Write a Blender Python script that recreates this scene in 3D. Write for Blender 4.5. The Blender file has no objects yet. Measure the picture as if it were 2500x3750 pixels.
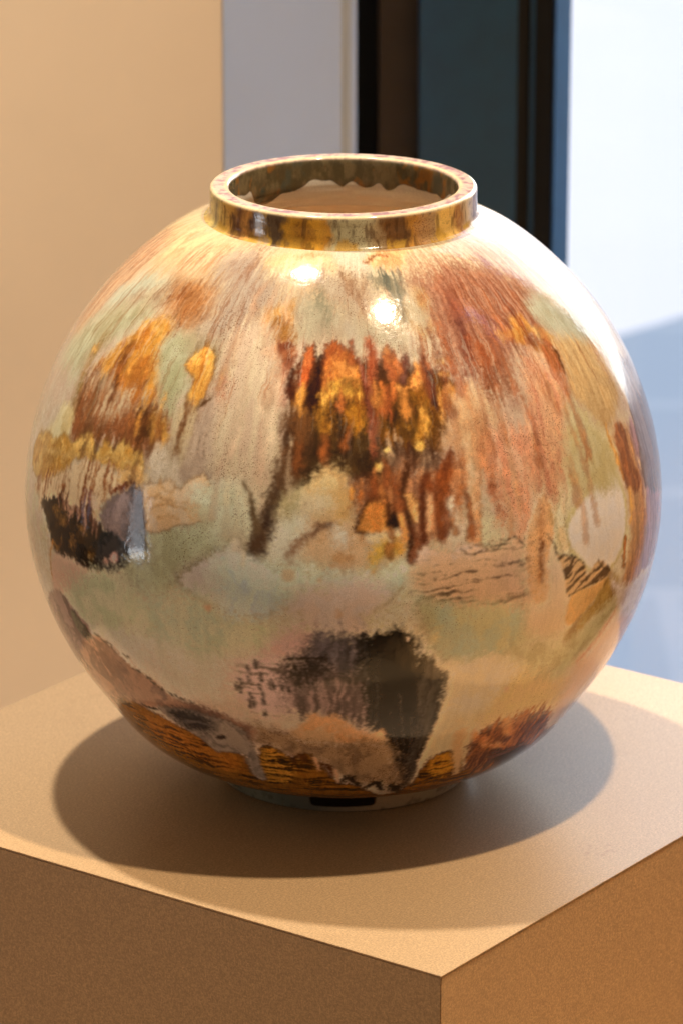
import bpy, bmesh, math, random
import numpy as np

# ------------------------------------------------------------------ scene, camera, light
sc = bpy.context.scene
COL = sc.collection
sc.view_settings.view_transform = 'Standard'
sc.view_settings.look = 'None'
sc.view_settings.gamma = 1.0
sc.view_settings.use_curve_mapping = False
sc.view_settings.exposure = 0.10
sc.render.engine = 'CYCLES'
sc.cycles.use_denoising = True
sc.render.filter_size = 1.15
sc.cycles.max_bounces = 18
sc.cycles.diffuse_bounces = 18
sc.cycles.glossy_bounces = 4
sc.cycles.caustics_reflective = False
sc.cycles.caustics_refractive = False
sc.cycles.sample_clamp_indirect = 6.0

PITCH = math.radians(18.2)
cam_data = bpy.data.cameras.new('camera')
cam = bpy.data.objects.new('camera', cam_data)
COL.objects.link(cam)
cam.location = (-0.0012, -2.6817, 1.0545)
cam.rotation_euler = (math.radians(90) - PITCH, 0, 0)
cam_data.sensor_fit = 'HORIZONTAL'
cam_data.sensor_width = 24.0
cam_data.lens = 24.0 * 16300.0 / 2500.0
cam_data.clip_start = 0.05
cam_data.clip_end = 200
cam_data.dof.use_dof = True
cam_data.dof.focus_distance = 2.64
cam_data.dof.aperture_fstop = 11.5
sc.camera = cam

world = bpy.data.worlds.new('World')
sc.world = world
world.use_nodes = True
bg = world.node_tree.nodes['Background']
bg.inputs[0].default_value = (0.38, 0.28, 0.18, 1)     # warm light bouncing about the gallery
bg.inputs[1].default_value = 0.54


def lamp(name, kind, loc, target, power, color, size, **kw):
    d = bpy.data.lights.new(name, kind)
    d.energy = power
    d.color = color
    if kind == 'SPOT':
        d.shadow_soft_size = size
        d.spot_size = kw.get('cone', 0.6)
        d.spot_blend = kw.get('blend', 0.5)
    if kind == 'AREA':
        d.shape = 'RECTANGLE'
        d.size = size[0]
        d.size_y = size[1]
        d.spread = kw.get('spread', math.pi)
    o = bpy.data.objects.new(name, d)
    COL.objects.link(o)
    o.location = loc
    v = [target[i] - loc[i] for i in range(3)]
    n = math.sqrt(sum(c * c for c in v))
    import mathutils
    o.rotation_euler = mathutils.Vector(v).to_track_quat('-Z', 'Y').to_euler()
    return o


lamp('gallery_spot', 'SPOT', (-0.39, 0.44, 2.35), (0, 0, 0.1), 250, (1.0, 0.90, 0.75), 0.040, cone=0.68, blend=0.6)
lamp('gallery_spot', 'SPOT', (0.50, -0.37, 2.30), (0, 0, 0.1), 200, (1.0, 0.80, 0.56), 0.034, cone=0.68, blend=0.6)
lamp('added_wall_spot', 'SPOT', (-0.80, 0.30, 2.9), (-0.62, 0.90, 0.60), 800, (1.0, 0.80, 0.55), 0.05, cone=0.60, blend=0.9)  # unseen spot, added to brighten the tan wall
# panes of a tall glazed door on the far side of the gallery, mirrored in the glaze
for z0, z1, pw in ((0.24, 0.55, 1.1), (-0.07, 0.21, 1.1), (-0.36, -0.10, 1.3), (-0.66, -0.42, 3.2)):
    lamp('door_pane_daylight', 'AREA', (-3.5, -0.93, (z0 + z1) / 2), (0, -0.15, (z0 + z1) / 2), pw, (0.85, 0.93, 1.0), (0.50, z1 - z0))
lamp('floor_spot', 'SPOT', (1.75, -0.75, 2.5), (1.6, -0.70, -0.95), 2300, (1.0, 0.75, 0.46), 0.05, cone=0.80, blend=0.7)
lamp('floor_spot', 'SPOT', (-1.75, -1.2, 2.5), (-1.65, -1.15, -0.95), 850, (1.0, 0.78, 0.52), 0.05, cone=0.80, blend=0.7)


# x of the wall and window-frame edges, left to right (m)
WX = [-0.0987, 0.0114, 0.0654, 0.1539, 0.1843, 0.1992]


# ------------------------------------------------------------------ helpers
def s2l(c):
    c = np.asarray(c, float) / 255.0
    return np.where(c <= 0.04045, c / 12.92, ((c + 0.055) / 1.055) ** 2.4)


def tag(o, label=None, cat=None, kind=None, group=None):
    if label: o['label'] = label
    if cat: o['category'] = cat
    if kind: o['kind'] = kind
    if group: o['group'] = group
    return o


def mesh_obj(name, verts, faces, mat, parent=None, smooth=False):
    me = bpy.data.meshes.new(name)
    me.from_pydata(verts, [], faces)
    me.update()
    if smooth:
        me.polygons.foreach_set('use_smooth', [True] * len(me.polygons))
    o = bpy.data.objects.new(name, me)
    COL.objects.link(o)
    if mat: me.materials.append(mat)
    if parent: o.parent = parent
    return o


def box_bm(bm, x0, x1, y0, y1, z0, z1):
    vs = [bm.verts.new((x, y, z)) for z in (z0, z1) for y in (y0, y1) for x in (x0, x1)]
    for f in ((0, 2, 3, 1), (4, 5, 7, 6), (0, 1, 5, 4), (2, 6, 7, 3), (0, 4, 6, 2), (1, 3, 7, 5)):
        bm.faces.new([vs[i] for i in f])


def bm_obj(name, bm, mat, parent=None, bevel=0, smooth=False):
    if bevel:
        bmesh.ops.bevel(bm, geom=list(bm.edges), offset=bevel, segments=2, affect='EDGES', profile=0.5)
    me = bpy.data.meshes.new(name)
    bm.normal_update()
    bm.to_mesh(me)
    bm.free()
    if smooth: me.polygons.foreach_set('use_smooth', [True] * len(me.polygons))
    o = bpy.data.objects.new(name, me)
    COL.objects.link(o)
    if mat: me.materials.append(mat)
    if parent: o.parent = parent
    return o


class NT:
    def __init__(self, name):
        self.m = bpy.data.materials.new(name)
        self.m.use_nodes = True
        self.n = self.m.node_tree.nodes
        self.l = self.m.node_tree.links
        self.p = self.n['Principled BSDF']

    def add(self, t, **kw):
        x = self.n.new(t)
        for k, v in kw.items(): setattr(x, k, v)
        return x

    def link(self, a, b): self.l.new(a, b)

    def noise(self, coord, scale, detail=3, rough=0.55):
        x = self.add('ShaderNodeTexNoise')
        x.inputs['Scale'].default_value = scale
        x.inputs['Detail'].default_value = detail
        x.inputs['Roughness'].default_value = rough
        self.link(coord, x.inputs['Vector'])
        return x.outputs[0]

    def math(self, op, a, b=None, clamp=False):
        x = self.add('ShaderNodeMath', operation=op, use_clamp=clamp)
        for i, v in enumerate((a, b)):
            if v is None: continue
            if isinstance(v, (int, float)): x.inputs[i].default_value = v
            else: self.link(v, x.inputs[i])
        return x.outputs[0]

    def rng(self, v, a, b, c=0.0, d=1.0):
        x = self.add('ShaderNodeMapRange')
        x.interpolation_type = 'SMOOTHSTEP'
        for i, q in enumerate((v, a, b, c, d)):
            if isinstance(q, (int, float)): x.inputs[i].default_value = q
            else: self.link(q, x.inputs[i])
        return x.outputs[0]

    def mix(self, f, a, b, mode='MIX'):
        x = self.add('ShaderNodeMix', data_type='RGBA', blend_type=mode)
        for s, v in ((x.inputs[0], f), (x.inputs[6], a), (x.inputs[7], b)):
            if isinstance(v, (int, float)): s.default_value = v
            elif isinstance(v, tuple): s.default_value = (*v[:3], 1)
            else: self.link(v, s)
        return x.outputs[2]

    def bump(self, h, strength, dist):
        x = self.add('ShaderNodeBump')
        x.inputs['Strength'].default_value = strength
        x.inputs['Distance'].default_value = dist
        self.link(h, x.inputs['Height'])
        self.link(x.outputs[0], self.p.inputs['Normal'])


# ------------------------------------------------------------------ materials
def mat_plain(name, col, rough=0.6, noise_amp=0.06, scale=30, bump=0.0, metallic=0.0):
    t = NT(name)
    tc = t.add('ShaderNodeTexCoord')
    n = t.noise(tc.outputs['Object'], scale, 4)
    k = t.rng(n, 0.3, 0.7, 1 - noise_amp, 1 + noise_amp)
    mx = t.mix(1.0, tuple(col), k, 'MULTIPLY')
    t.link(mx, t.p.inputs['Base Color'])
    t.p.inputs['Roughness'].default_value = rough
    t.p.inputs['Metallic'].default_value = metallic
    if bump: t.bump(n, bump, 0.002)
    return t.m


def mat_mdf():
    t = NT('mdf_board')
    tc = t.add('ShaderNodeTexCoord')
    oc = tc.outputs['Object']
    big = t.noise(oc, 9, 3)
    mid = t.noise(oc, 760, 3, 0.65)
    fine = t.noise(oc, 1300, 2, 0.7)
    # short wood fibres: stretched noise in three directions
    fib = None
    for rot, s in (((0.3, 0.2, 0.5), (240, 1500, 1500)), ((0.7, 1.1, 2.0), (1500, 260, 1400)), ((1.9, 0.4, 1.1), (1400, 1500, 240))):
        mp = t.add('ShaderNodeMapping')
        mp.inputs['Rotation'].default_value = rot
        mp.inputs['Scale'].default_value = s
        t.link(oc, mp.inputs[0])
        q = t.rng(t.noise(mp.outputs[0], 1.0, 2, 0.5), 0.60, 0.74)
        fib = q if fib is None else t.math('MAXIMUM', fib, q)
    base = t.mix(t.rng(mid, 0.3, 0.72), tuple(MDF * 0.66), tuple(MDF * 1.22))
    base = t.mix(t.rng(fine, 0.35, 0.75, 0, 0.5), base, tuple(MDF * 0.66))
    base = t.mix(t.math('MULTIPLY', fib, 0.45), base, tuple(MDF * np.array([1.75, 1.75, 1.75])))
    base = t.mix(t.rng(big, 0.35, 0.65, 0, 0.14), base, tuple(MDF * 0.8))
    smu = t.rng(t.noise(oc, 28, 5, 0.7), 0.60, 0.72, 0, 0.22)                       # faint handling smudges
    base = t.mix(smu, base, tuple(MDF * np.array([0.62, 0.58, 0.55])))
    vd = t.add('ShaderNodeVectorMath', operation='DISTANCE')
    t.link(oc, vd.inputs[0]); vd.inputs[1].default_value = (-0.035, -0.214, 0.95)
    spot = t.math('MULTIPLY', t.rng(vd.outputs['Value'], 0.020, 0.004), t.rng(t.noise(oc, 240, 3), 0.52, 0.62))
    base = t.mix(t.math('MULTIPLY', spot, 0.35), base, (0.20, 0.07, 0.035))
    t.link(base, t.p.inputs['Base Color'])
    t.p.inputs['Roughness'].default_value = 0.42
    t.p.inputs['Specular IOR Level'].default_value = 0.5
    t.p.inputs['Sheen Weight'].default_value = 0.06
    t.bump(t.math('ADD', fine, mid), 0.05, 0.0006)
    return t.m


MDF = np.array([0.49, 0.325, 0.175])
M_MDF = mat_mdf()
M_WALL = mat_plain('painted_plaster', (0.66, 0.56, 0.46), 0.8, 0.02, 6, 0.05)
M_REVEAL = mat_plain('reveal_daylight_tint', (0.62, 0.76, 0.97), 0.8, 0.02, 6, 0.05)  # white paint; the cool window light is put into its blue tint
M_FRAME = mat_plain('slate_powder_coat', (0.005, 0.085, 0.23), 0.5, 0.08, 40)
M_GROOVE = mat_plain('black_gasket', (0.012, 0.014, 0.018), 0.6, 0.05, 40)
M_BROWN = mat_plain('frame_shade_brown', (0.050, 0.034, 0.022), 0.6, 0.08, 30)  # same dark frame metal, its shade and warm light put in as brown
M_FLOOR = mat_plain('gallery_floor', (0.44, 0.28, 0.14), 0.55, 0.08, 4)
t = NT('shaded_paving')  # near ground: the building's shade is put into the blue-grey colour
tc = t.add('ShaderNodeTexCoord')
bt_ = t.add('ShaderNodeTexBrick')
bt_.offset = 0.5
for k_, v_ in (('Scale', 1.0), ('Mortar Size', 0.02), ('Brick Width', 0.9), ('Row Height', 0.45), ('Mortar Smooth', 0.3)):
    bt_.inputs[k_].default_value = v_
bt_.inputs['Color1'].default_value = (0.31, 0.38, 0.45, 1)
bt_.inputs['Color2'].default_value = (0.34, 0.41, 0.48, 1)
bt_.inputs['Mortar'].default_value = (0.40, 0.46, 0.52, 1)
t.link(tc.outputs['Object'], bt_.inputs['Vector'])
t.link(bt_.outputs['Color'], t.p.inputs['Base Color'])
t.p.inputs['Roughness'].default_value = 0.85
M_SHADED_GROUND = t.m
M_SUNLIT_GROUND = mat_plain('sunlit_paving', (0.92, 0.89, 0.86), 0.9, 0.03, 0.6)  # far ground: sunlight is put into the near-white colour

t = NT('sky_glow')
t.n.remove(t.p)
em = t.add('ShaderNodeEmission')
ge = t.add('ShaderNodeNewGeometry')
sx = t.add('ShaderNodeSeparateXYZ')
t.link(ge.outputs['Position'], sx.inputs[0])
up_ = t.rng(sx.outputs[2], 18.0, 28.0)                       # hazy white near the horizon, blue higher up
t.link(t.mix(up_, (0.90, 0.95, 1.0), (0.30, 0.43, 0.95)), em.inputs[0])
t.link(t.rng(sx.outputs[2], 18.0, 28.0, 5.5, 2.2), em.inputs[1])
t.link(em.outputs[0], t.n['Material Output'].inputs[0])
M_SKY = t.m

t = NT('window_glass')
t.n.remove(t.p)
gl = t.add('ShaderNodeBsdfTransparent'); gl.inputs[0].default_value = (0.95, 0.97, 0.97, 1)
gs = t.add('ShaderNodeBsdfGlossy'); gs.inputs['Roughness'].default_value = 0.0
ms = t.add('ShaderNodeMixShader'); ms.inputs[0].default_value = 0.04
t.link(gl.outputs[0], ms.inputs[1]); t.link(gs.outputs[0], ms.inputs[2])
t.link(ms.outputs[0], t.n['Material Output'].inputs[0])
M_GLASS = t.m


def mat_glaze(name, rough=0.105):
    t = NT(name)
    tc = t.add('ShaderNodeTexCoord')
    oc = tc.outputs['Object']
    at = t.add('ShaderNodeAttribute', attribute_name='glaze_color')
    sp = t.add('ShaderNodeAttribute', attribute_name='speck')
    c = at.outputs['Color']
    # crystalline fine grain
    g = t.noise(oc, 1500, 2, 0.6)
    c = t.mix(1.0, c, t.rng(g, 0.25, 0.75, 0.86, 1.13), 'MULTIPLY')
    # iron specks, two sizes
    n1 = t.noise(oc, 1250, 1, 0.4)
    n2 = t.noise(oc, 700, 1, 0.5)
    cl = t.rng(t.noise(oc, 38, 3), 0.35, 0.65, 0.3, 1.2)
    dens = t.math('MULTIPLY', sp.outputs['Fac'], cl)
    th1 = t.math('SUBTRACT', 0.735, t.math('MULTIPLY', dens, 0.125))
    th2 = t.math('SUBTRACT', 0.775, t.math('MULTIPLY', dens, 0.10))
    m1 = t.rng(n1, th1, t.math('ADD', th1, 0.05))
    m2 = t.rng(n2, th2, t.math('ADD', th2, 0.04))
    m = t.math('MULTIPLY', t.math('MAXIMUM', m1, m2), t.rng(sp.outputs['Fac'], 0.0, 0.25))
    c = t.mix(t.math('MULTIPLY', m, 0.6), c, (0.13, 0.05, 0.018))
    t.link(c, t.p.inputs['Base Color'])
    rn = t.noise(oc, 60, 3)
    t.link(t.rng(rn, 0.3, 0.7, rough * 0.75, rough * 1.4), t.p.inputs['Roughness'])
    t.p.inputs['IOR'].default_value = 1.52
    b1 = t.noise(oc, 340, 2, 0.5)
    b2 = t.noise(oc, 45, 2, 0.5)
    rl = t.add('ShaderNodeAttribute', attribute_name='relief')
    hh = t.math('ADD', t.math('MULTIPLY', b1, 0.20), b2)
    t.bump(t.math('ADD', hh, t.math('MULTIPLY', rl.outputs['Fac'], -0.20)), 0.10, 0.004)
    return t.m


M_GLAZE = mat_glaze('running_glaze')

# ------------------------------------------------------------------ the setting
FLOOR_Z = -0.95
mesh_obj('floor', [(-4, -5, FLOOR_Z), (5, -5, FLOOR_Z), (5, 1.32, FLOOR_Z), (-4, 1.32, FLOOR_Z)], [(0, 1, 2, 3)], M_FLOOR)['kind'] = 'structure'
PZ = FLOOR_Z - 0.03
mesh_obj('shaded_ground', [(-2.67, 1.32, PZ), (30, 1.32, PZ), (30, 33.99, PZ)], [(0, 1, 2)], M_SHADED_GROUND)['kind'] = 'structure'
mesh_obj('sunlit_ground', [(-2.67, 1.32, PZ), (30, 33.99, PZ), (30, 80, PZ), (-20, 80, PZ), (-20, 1.32, PZ)], [(0, 1, 2, 3, 4)], M_SUNLIT_GROUND)['kind'] = 'structure'  # meets the near ground along the painted edge of shade
# sky seen through the window: part of a dome far outside
vs, fs = [], []
NA, NE = 24, 10
for i in range(NE + 1):
    e = math.radians(-3 + 58 * i / NE)
    for j in range(NA + 1):
        a = math.radians(-45 + 125 * j / NA)
        vs.append((45 * math.cos(e) * math.sin(a), 45 * math.cos(e) * math.cos(a), 45 * math.sin(e) - 1))
for i in range(NE):
    for j in range(NA):
        k = i * (NA + 1) + j
        fs.append((k, k + 1, k + NA + 2, k + NA + 1))
mesh_obj('sky', vs, fs, M_SKY, smooth=True)['kind'] = 'structure'


def extrude_plan(name, plan, z0, z1, mat, parent=None, smooth=False):
    """closed plan outline (counter-clockwise from above) pulled up from z0 to z1"""
    n = len(plan)
    vs = [(x, y, z0) for x, y in plan] + [(x, y, z1) for x, y in plan]
    fs = [(i, (i + 1) % n, n + (i + 1) % n, n + i) for i in range(n)]
    fs += [tuple(range(n - 1, -1, -1)), tuple(range(n, 2 * n))]
    return mesh_obj(name, vs, fs, mat, parent, smooth)


TOPZ = 6.0
# tan gallery wall with its splayed reveal turning toward the window
w = extrude_plan('wall', [(-4, 0.90), (WX[0], 0.90), (WX[0], 1.40), (-4, 1.40)], FLOOR_Z, TOPZ, M_WALL)
tag(w, 'warm tan plastered gallery wall behind the plinth', 'wall', 'structure')
# splayed pale reveal with a rounded far edge
pl = [(WX[0] + 0.0008, 0.902), (WX[1] - 0.012, 1.026)]
for k in range(1, 7):
    a = math.radians(-40 + 130 * k / 6)
    pl.append((WX[1] - 0.012 + 0.012 * math.sin(math.radians(130 * k / 6)) * 1.0, 1.026 + 0.012 * (1 - math.cos(math.radians(130 * k / 6)))))
pl += [(WX[1] - 0.006, 1.40), (WX[0] + 0.0008, 1.40)]
r = extrude_plan('reveal', pl, FLOOR_Z, TOPZ, M_REVEAL)
tag(r, 'pale grey splayed reveal between the tan wall and the dark window frame', 'wall', 'structure')

w2 = extrude_plan('wall', [(1.562, 1.10), (9, 1.10), (9, 1.32), (1.562, 1.32)], FLOOR_Z, TOPZ, M_WALL)
tag(w2, 'plastered gallery wall on the far side of the window', 'wall', 'structure')
fr = bpy.data.objects.new('window', None)
COL.objects.link(fr)
fr.location = (WX[1], 1.10, FLOOR_Z)
tag(fr, 'tall bright window in a dark slate metal frame beside the pale reveal', 'window', 'thing')


fr_loc = fr.location.copy()


def fp(name, plan, mat, z0=0.002, z1=TOPZ - FLOOR_Z):
    o = extrude_plan(name, [(x - fr_loc.x, y - fr_loc.y) for x, y in plan], z0, z1, mat, fr)
    return o


X = WX
fp('shadow_gap', [(X[1] - 0.004, 1.20), (X[1] + 0.0195, 1.20), (X[1] + 0.0195, 1.36), (X[1] - 0.004, 1.36)], M_GROOVE)
fp('side_panel', [(X[1] + 0.020, 1.115), (X[2], 1.115), (X[2], 1.36), (X[1] + 0.020, 1.36)], M_BROWN)
fp('mullion', [(X[2] + 0.0006, 1.090), (X[3] - 0.002, 1.128), (X[3] - 0.002, 1.30), (X[2] + 0.0006, 1.30)], M_FRAME)
fp('gasket', [(X[3] - 0.0018, 1.150), (X[4], 1.150), (X[4], 1.29), (X[3] - 0.0018, 1.29)], M_GROOVE)
fp('gasket', [(X[3] + 0.010, 1.142), (X[3] + 0.014, 1.142), (X[3] + 0.014, 1.1498), (X[3] + 0.010, 1.1498)], M_FRAME)
fp('glazing_bead', [(X[4] + 0.0004, 1.118), (X[5], 1.142), (X[5], 1.28), (X[4] + 0.0004, 1.28)], M_FRAME)
fp('pane', [(X[5] + 0.0004, 1.20), (1.37, 1.20), (1.37, 1.208), (X[5] + 0.0004, 1.208)], M_GLASS, 0.06, 2.95)
fp('lintel', [(X[5] + 0.0004, 1.12), (1.37, 1.12), (1.37, 1.30), (X[5] + 0.0004, 1.30)], M_FRAME, 2.952, TOPZ - FLOOR_Z)
fp('jamb', [(1.372, 1.12), (1.56, 1.12), (1.56, 1.30), (1.372, 1.30)], M_FRAME)
fp('sill', [(X[5] + 0.0004, 1.14), (1.37, 1.14), (1.37, 1.28), (X[5] + 0.0004, 1.28)], M_FRAME, 0.002, 0.058)

# ------------------------------------------------------------------ plinth of MDF boards
plinth = bpy.data.objects.new('plinth', None)
COL.objects.link(plinth)
PA = math.radians(54.0)
plinth.location = (0.012 * math.cos(PA) - 0.003 * math.sin(PA), 0.012 * math.sin(PA) + 0.003 * math.cos(PA), FLOOR_Z)
plinth.rotation_euler = (0, 0, PA)
tag(plinth, 'square raw MDF display plinth carrying the round vase', 'plinth')
HW, HD = 0.247, 0.243            # half sizes
TH = 0.018
HT = -FLOOR_Z


def board(name, *b, bevel=0.0007):
    bm = bmesh.new()
    box_bm(bm, *b)
    return bm_obj(name, bm, M_MDF, plinth, bevel)


g = 0.0006                       # hairline joint under the top edge


def prism(name, quad, axis, a, b):
    """quad: four (along-normal, z) points; pulled from a to b along the other plan axis, ends mitred"""
    vs = []
    for sgn, e in ((-1, a), (1, b)):
        for d, z in quad:
            cut = (quad[0][0] - d) * (1 if quad[0][0] > 0 else -1)      # mitre at the vertical corners
            p = e - sgn * cut
            vs.append((d, p, z) if axis == 'x' else (p, d, z))
    fs = [(0, 1, 2, 3), (7, 6, 5, 4), (0, 4, 5, 1), (1, 5, 6, 2), (2, 6, 7, 3), (3, 7, 4, 0)]
    o = mesh_obj(name, vs, fs, M_MDF, plinth)
    bm = bmesh.new(); bm.from_mesh(o.data); bmesh.ops.recalc_face_normals(bm, faces=bm.faces)
    bmesh.ops.bevel(bm, geom=list(bm.edges), offset=0.0004, segments=2, affect='EDGES'); bm.to_mesh(o.data); bm.free()


bm = bmesh.new()
v = [bm.verts.new(p) for p in ((-HW, -HD, HT), (HW, -HD, HT), (HW, HD, HT), (-HW, HD, HT))]
e1 = 0.0008
v += [bm.verts.new(p) for p in ((-HW, -HD, HT - e1), (HW, -HD, HT - e1), (HW, HD, HT - e1), (-HW, HD, HT - e1))]
k = TH
v += [bm.verts.new(p) for p in ((-HW + k, -HD + k, HT - k), (HW - k, -HD + k, HT - k), (HW - k, HD - k, HT - k), (-HW + k, HD - k, HT - k))]
bm.faces.new(v[0:4])
for q in range(4):
    n_ = (q + 1) % 4
    bm.faces.new((v[4 + q], v[4 + n_], v[n_], v[q]))
    bm.faces.new((v[8 + q], v[8 + n_], v[4 + n_], v[4 + q]))
bm.faces.new((v[11], v[10], v[9], v[8]))
bmesh.ops.recalc_face_normals(bm, faces=bm.faces)
bm_obj('top_board', bm, M_MDF, plinth)
t0 = HT - e1 - g
i0 = 0.0005
for sg in (-1, 1):
    prism('side_board', [(sg * (HW - i0), 0), (sg * (HW - i0), t0), (sg * (HW - TH), t0 - TH - 0.002), (sg * (HW - TH), 0)], 'x', -HD + i0, HD - i0)
    prism('side_board', [(sg * (HD - i0), 0), (sg * (HD - i0), t0), (sg * (HD - TH), t0 - TH - 0.002), (sg * (HD - TH), 0)], 'y', -HW + i0, HW - i0)


# ------------------------------------------------------------------ the vase
def cubic(x, y, xi):
    x = np.asarray(x, float); y = np.asarray(y, float); n = len(x); h = np.diff(x)
    A = np.zeros((n, n)); b = np.zeros(n); A[0, 0] = A[-1, -1] = 1
    for i in range(1, n - 1):
        A[i, i - 1] = h[i - 1]; A[i, i] = 2 * (h[i - 1] + h[i]); A[i, i + 1] = h[i]
        b[i] = 6 * ((y[i + 1] - y[i]) / h[i] - (y[i] - y[i - 1]) / h[i - 1])
    M = np.linalg.solve(A, b); i = np.clip(np.searchsorted(x, xi) - 1, 0, n - 2); t = xi - x[i]
    return y[i] + t * ((y[i + 1] - y[i]) / h[i] - h[i] * (2 * M[i] + M[i + 1]) / 6) + t * t * M[i] / 2 + t ** 3 * (M[i + 1] - M[i]) / (6 * h[i])


PROF = [(0.0155, 0.0885), (0.019, 0.1035), (0.027, 0.12), (0.042, 0.1385), (0.0625, 0.1545), (0.085, 0.1705), (0.105, 0.1815), (0.1265, 0.1905), (0.1475, 0.1967), (0.169, 0.2002), (0.19, 0.201), (0.2115, 0.1992), (0.2325, 0.1951), (0.254, 0.1885), (0.275, 0.1795), (0.297, 0.167), (0.3175, 0.1515), (0.338, 0.1315), (0.352, 0.1145), (0.36, 0.102), (0.3645, 0.0925), (0.3668, 0.0865)]
pz = np.array([a for a, b in PROF]); pr = np.array([b for a, b in PROF])
ch = np.r_[0, np.cumsum(np.hypot(np.diff(pz), np.diff(pr)))]
SMAX = ch[-1]

_rs = np.random.RandomState(7)
_LAT = _rs.rand(32, 256, 256)


def vn(x, y, k):
    """smooth value noise, 0..1"""
    L = _LAT[k % 32]
    xi = np.floor(x).astype(int); yi = np.floor(y).astype(int)
    fx = x - xi; fy = y - yi
    fx = fx * fx * fx * (fx * (fx * 6 - 15) + 10); fy = fy * fy * fy * (fy * (fy * 6 - 15) + 10)
    x0 = xi & 255; x1 = (xi + 1) & 255; y0 = yi & 255; y1 = (yi + 1) & 255
    return (L[y0, x0] * (1 - fx) + L[y0, x1] * fx) * (1 - fy) + (L[y1, x0] * (1 - fx) + L[y1, x1] * fx) * fy


def fbm(x, y, k, o=4, g=0.55):
    s = 0; a = 1; t = 0
    for i in range(o):
        s = s + a * vn(x + 13.7 * i, y + 7.3 * i, k + i); t += a; a *= g; x = x * 2.03; y = y * 2.03
    return s / t - 0.5


def sm(v, a, b):
    t = np.clip((v - a) / (b - a), 0, 1)
    return t * t * (3 - 2 * t)


NF, NR = 1050, 760
ARC = math.radians(112)
TH_F = np.linspace(-ARC, ARC, NF)
S_R = np.linspace(0, SMAX, NR)
Z_R = cubic(ch, pz, S_R); R_R = cubic(ch, pr, S_R)
GX = np.broadcast_to(TH_F[None, :] * 0.2, (NR, NF)).copy()
GY = np.broadcast_to(S_R[:, None], (NR, NF)).copy()
# noise fields shared by all strokes (metres of surface)
q1 = fbm(GX / 0.012, GY / 0.012, 0, 4); q2 = fbm(GX / 0.012 + 40, GY / 0.012 + 9, 4, 4)
f1 = fbm(GX / 0.0036, GY / 0.0036, 8, 3); f2 = fbm(GX / 0.0036 + 5, GY / 0.0036 + 31, 11, 3)
WXF = (q1 * 1.5 + f1 * 0.9) * 2; WYF = (q2 * 1.5 + f2 * 0.9) * 2
wob = q1 * 0.006
STK = (fbm((GX + wob) / 0.0016, GY / 0.035, 14, 3, 0.6) + 0.5 * fbm((GX + wob) / 0.0042, GY / 0.05, 17, 2)) * 2.0
HOR = (fbm(GX / 0.030, (GY + wob) / 0.0017, 20, 3, 0.6) + 0.4 * fbm(GX / 0.05, GY / 0.005, 22, 2)) * 2.2
DIA = fbm((GX * 0.9 + GY * 0.45) / 0.02, (GY * 0.9 - GX * 0.45 + wob) / 0.0022, 25, 3, 0.6) * 3.0
MOT = (fbm(GX / 0.010 + q2 * 2, GY / 0.013 + q1 * 2, 28, 5, 0.6)) * 3.0
MIXF = {'f': MOT, 's': STK + 0.35 * MOT, 'h': HOR + 0.3 * MOT, 'd': DIA + 0.2 * MOT}
GRN = (fbm(GX / 0.0011, GY / 0.0013, 5, 2) + 0.6 * (_rs.rand(NR, NF) - 0.5)) * 2.0
SMR = np.zeros((NR, NF)) + 0.5
COLR = np.zeros((NR, NF, 3)) + s2l((205, 178, 142))
SPK = np.zeros((NR, NF)) + 0.25


def smooth_closed(p, k=3):
    p = np.asarray(p, float); n = len(p); out = []
    for i in range(n):
        a, b, c, d = p[(i - 1) % n], p[i], p[(i + 1) % n], p[(i + 2) % n]
        for j in range(k):
            t = j / k
            out.append(0.5 * ((2 * b) + (c - a) * t + (2 * a - 5 * b + 4 * c - d) * t * t + (3 * b - a - 3 * c + d) * t ** 3))
    return np.array(out)


def smooth_open(p, w, k=4):
    p = np.asarray(p, float); n = len(p)
    if n < 3: return p, np.asarray(w, float)
    q = np.vstack([2 * p[0] - p[1], p, 2 * p[-1] - p[-2]]); out = []; ww = []
    for i in range(1, n):
        a, b, c, d = q[i - 1], q[i], q[i + 1], q[i + 2]
        for j in range(k):
            t = j / k
            out.append(0.5 * ((2 * b) + (c - a) * t + (2 * a - 5 * b + 4 * c - d) * t * t + (3 * b - a - 3 * c + d) * t ** 3))
            ww.append(w[i - 1] * (1 - t) + w[i] * t)
    out.append(p[-1]); ww.append(w[-1])
    return np.array(out), np.array(ww)


def window(p, margin):
    rm = np.interp(p[:, 1].mean(), S_R, R_R)
    m = margin
    c0 = np.searchsorted(TH_F, p[:, 0].min() - m / rm); c1 = np.searchsorted(TH_F, p[:, 0].max() + m / rm)
    r0 = np.searchsorted(S_R, p[:, 1].min() - m); r1 = np.searchsorted(S_R, p[:, 1].max() + m)
    return slice(max(r0, 0), max(r1, 0)), slice(max(c0, 0), max(c1, 0)), rm


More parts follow.
